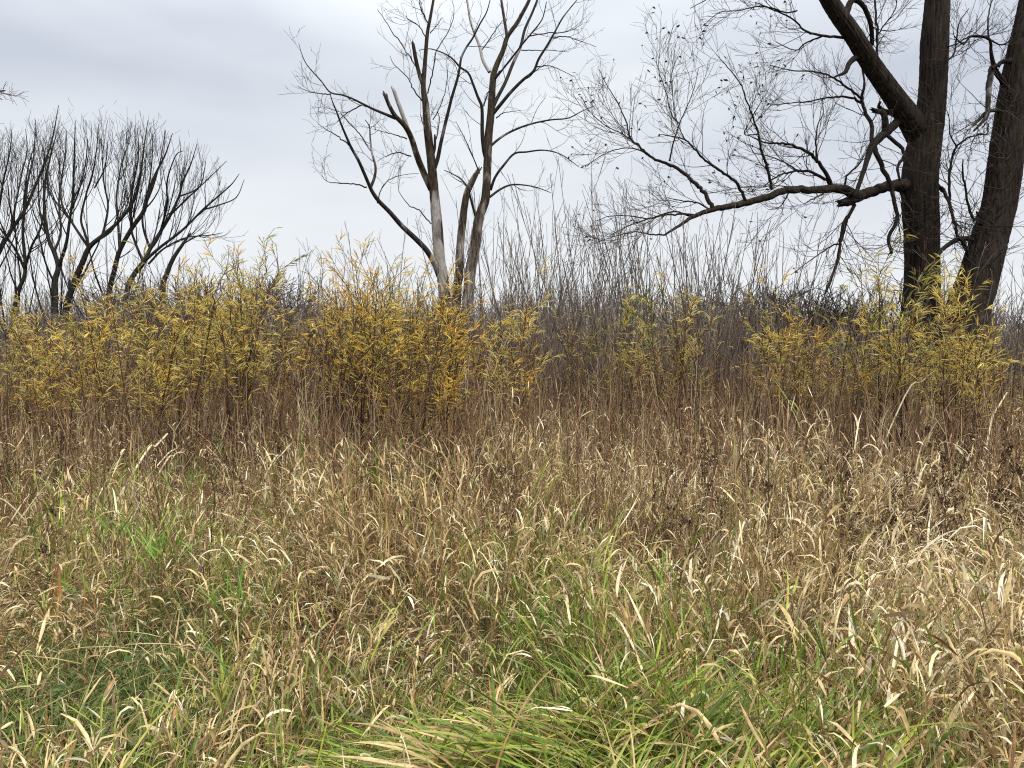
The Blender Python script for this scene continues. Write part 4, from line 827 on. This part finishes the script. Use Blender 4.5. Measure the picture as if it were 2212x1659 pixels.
for a in [(1170, 1275, 2.9, 30, .30, "bright green upright tuft in the middle of the foreground"), (1255, 1235, 3.1, 14, .25, "small yellow-green tuft right of the bright central one"), (345, 1130, 4., 26, .30, "bright green tuft at left in front of the yellow saplings"), (200, 1220, 3.6, 16, .25, "green tuft near the left edge halfway down the grass"),
          (520, 1205, 3.5, 34, .38, "dark green drooping tuft left of the brown mound"), (1580, 1260, 3., 10, .25, "short green tuft right of centre among pale grass"), (1490, 1270, 3., 9, .25, "few green blades beside a rusty bent leaf right of centre"), (880, 1010, 5.4, 30, .30, "green tuft on top of the brown mound"), (1700, 1370, 2.6, 8, .22, "small olive tuft among pale grass at lower right"),
          (430, 985, 6., 26, .32, "green tuft below the pale broken reeds"), (240, 1095, 4.2, 22, .28, "light green tuft below the left saplings"), (740, 1010, 5.6, 20, .28, "pale green tuft left of the brown mound's top"), (1030, 1195, 3.6, 16, .24, "small green tuft behind the swept clump")]:
    tuft(*a, pal=BR)

def stalk(name, pts, Y, r_px, mat, label, cat, group=None, dy=.3, sides=6):
    """a leaning dead stalk; a thin stem carries on from its lower end to the soil"""
    P = np.array([unproj(x, y, Y + dy * i / (len(pts) - 1)) for i, (x, y) in enumerate(pts)])
    g0 = P[0].copy(); d = unit(P[0] - P[1]); g0 = P[0] + d * min(P[0][2] / max(-d[2], .35), .9); g0[2] = -.03
    P = catmull(np.concatenate([[g0], P]), 4); R = np.interp(np.linspace(0, 1, len(P)), [0, .5, 1], [.8, 1, .75]) * r_px * Y / FZ
    V, F = tubes(P[None], R[None], sides); b = (g0[0], g0[1], 0.)
    g = Geo(); g.add(V, F); o = bpy.data.objects.new(name, g.mesh(name, mat, b)); C.objects.link(o); o.location = b
    return tag(o, label, cat, group)
M_REED = bark_mat("pale_straw_reed", (.52, .42, .26), (.66, .56, .38), (3, 3, 3), .0)
M_RUST = bark_mat("rusty_reed_leaf", (.26, .11, .035), (.46, .22, .08), (20, 20, 2), .0)
G = "pale broken reed stalks"
for p, Y, r, lab in [([(310, 985), (335, 965), (362, 937)], 6.6, 4., "thickest pale snapped reed leaning right above the left grass"), ([(345, 1000), (380, 970), (410, 943)], 6.7, 2.6, "pale reed leaning right behind the thickest snapped one"), ([(350, 1010), (375, 985), (398, 975)], 6.4, 3., "short pale reed bent over below the leaning pair"),
                     ([(585, 1005), (605, 985), (632, 955)], 6.5, 2.6, "lone pale reed leaning right left of centre"), ([(640, 1060), (655, 1043), (660, 1035)], 6., 3., "short pale reed stub below the lone leaning one"), ([(1955, 855), (1990, 825), (2020, 800)], 8.2, 2.6, "pale reed leaning right in front of the big trunk"),
                     ([(2140, 915), (2150, 890), (2175, 848)], 7.6, 3.2, "pale reed leaning steeply near the right edge"), ([(1565, 960), (1578, 950), (1602, 978)], 7., 1.6, "thin tan reed folded in two right of centre"), ([(1600, 1150), (1615, 1130), (1622, 1120)], 4.6, 3., "short broad pale reed tip in the right grass"), ([(1930, 1430), (1945, 1400), (1965, 1362)], 2.6, 7., "broad cream reed blade tip in the lower right grass")]:
    stalk("broken_reed", p, Y * .9, r * .7, M_REED, lab, "reed", G)
stalk("arching_cane", [(1650, 905), (1640, 870), (1600, 810), (1560, 765), (1510, 738), (1480, 734)], 8., 1.8, M_WHIP, "long grey cane arching over to the left right of centre", "cane", dy=.3)
stalk("arching_cane", [(1900, 960), (1850, 880), (1790, 800), (1720, 740)], 8.4, 1.6, M_WHIP, "grey cane slanting up left below the big trunk", "cane", dy=.4)

def rusty_reeds():
    base = (*unproj(130, 1390, 3.9)[:2], 0.); t = thing("rusty_reed_clump", base, "upright rusty orange reed leaves standing at the left edge of the hollow", "reed clump")
    for dx, h, w, tl in [(0, .34, .020, .03), (.035, .38, .013, -.05), (-.06, .33, .014, .10), (.14, .36, .012, .0), (.17, .33, .010, .12), (-.10, .4, .008, .2)]:
        b = np.array([[base[0] + dx, base[1] + U(-.04, .04), -.02]]); one = np.ones(1)
        V, F, _, _ = ribbons(b, one * U(-.3, .3), one * tl, one * .08, one * h * 1.25, one * w, one * 1.5, one * U(-.2, .2), 6, prof=np.array([.8, 1, 1, .9, .75, .5]))
        V2 = V + np.array([0, .003, 0]); g = Geo(); g.add(V, F); g.add(V2, F); part("leaf", g.mesh("leaf", M_RUST, base), t)
rusty_reeds()

def weeds():
    protos = []
    for k in range(8):
        P, R = stems_up(int(rng.integers(1, 3)), .03, 1., .12, .10, 7, .0042, .002, .04)
        a = spawn(P, R, 12, .5, 1, .16, .5, .5, .15, .12, .06, 4, .6, .0014); b = spawn(*a, 3, .3, 1, .05, .5, .6, .2, .1, .1, 3, .8, .0012)
        e_ = np.concatenate([a[0][:, -1], b[0][:, -1], P[:, -1], a[0][:, 2]]); n = len(e_) * 3; e_ = np.repeat(e_, 3, 0) + rng.normal(size=(n, 3)) * .006
        V, F, _, _ = ribbons(e_, U(0, 6.28, n), U(0, 1.6, n), U(0, 1, n), U(.008, .02, n), U(.005, .011, n), U(0, 3, n), U(-1, 1, n), 3, prof=np.array([.6, 1, .3]))
        g = Geo(); g.add(V, F)
        protos.append((geo_of([(P, R)], 4).mesh("stem", M_WEED), geo_of([a, b], 3).mesh("twigs", M_WEED), g.mesh("seed_head", M_SEED)))
    def place(px, top, Y, label, group, sxy=1.):
        p = unproj(px, top, Y); st, tw, sh = protos[rng.integers(len(protos))]
        t = thing("dead_weed", (p[0], Y, gz(p[0], Y)), label, "weed", group, U(0, 6.28), (sxy, sxy, p[2] / .97)); t.rotation_euler = (U(-.08, .08), U(-.08, .08), U(0, 6.28))
        part("stem", st, t); part("twigs", tw, t, "stuff"); part("seed_head", sh, t, "stuff")
    for px, top, Y, lab in [(1697, 1165, 3.6, "dark seed-headed weed in the right grass with the densest head"), (1755, 1175, 3.7, "dark branching weed just right of the densest-headed one"), (1555, 1095, 4.3, "small dark-headed weed right of centre in the pale grass"), (1510, 1050, 4.6, "slim dark-headed weed left of the small one right of centre"), (1120, 990, 5.2, "dark weed standing at centre above the pale grass"),
                            (1110, 1080, 4.6, "dark branching weed below the central one"), (2000, 1050, 4.4, "tall dark weed in the grass below the big trunk"), (2165, 1000, 4.6, "tall dark weed near the right edge"), (1950, 1130, 4., "short dark weed left of the tall one below the big trunk"), (45, 1220, 3.6, "dark stalked weed at the left edge"), (100, 1120, 4.2, "tall dark weed above the left edge stalks"), (905, 1120, 4.4, "dark weed rising through the brown mound")]:
        place(px, top, Y, lab, "single dark weeds in the grass", .8)
    for i in range(46):
        x = U(1400, 2215); Y = U(3.9, 7.); place(x, U(930, 1120), Y, "thin brown dead weed " + ("near the front of" if Y < 5 else "far back in") + " the pale grass " + ("right of centre" if x < 1650 else "below the hanging dead branches" if x < 1900 else "below the big trunk" if x < 2050 else "near the right edge"), "brown weeds at right", .8)
    for i in range(26):
        x = U(760, 1080); place(x, U(930, 1040), U(5., 6.8), "red-brown bushy dead weed around the brown mound at centre", "brown weeds round the central mound", 1.)
    for i in range(34):
        x = U(-20, 760); place(x, U(880, 990), U(5.6, 7.4), "thin brown dead weed before the yellow saplings " + ("at the left edge" if x < 150 else "below the grove" if x < 450 else "near the pale broken reeds" if x < 620 else "left of the brown mound"), "brown weeds before the yellow saplings", .8)
    for i in range(9):
        x = U(2020, 2110); place(x, U(900, 945), U(6.2, 6.8), "dead aster with brownish heads in the clump below the leaning trunk", "aster clump at right", 1.3)
weeds()
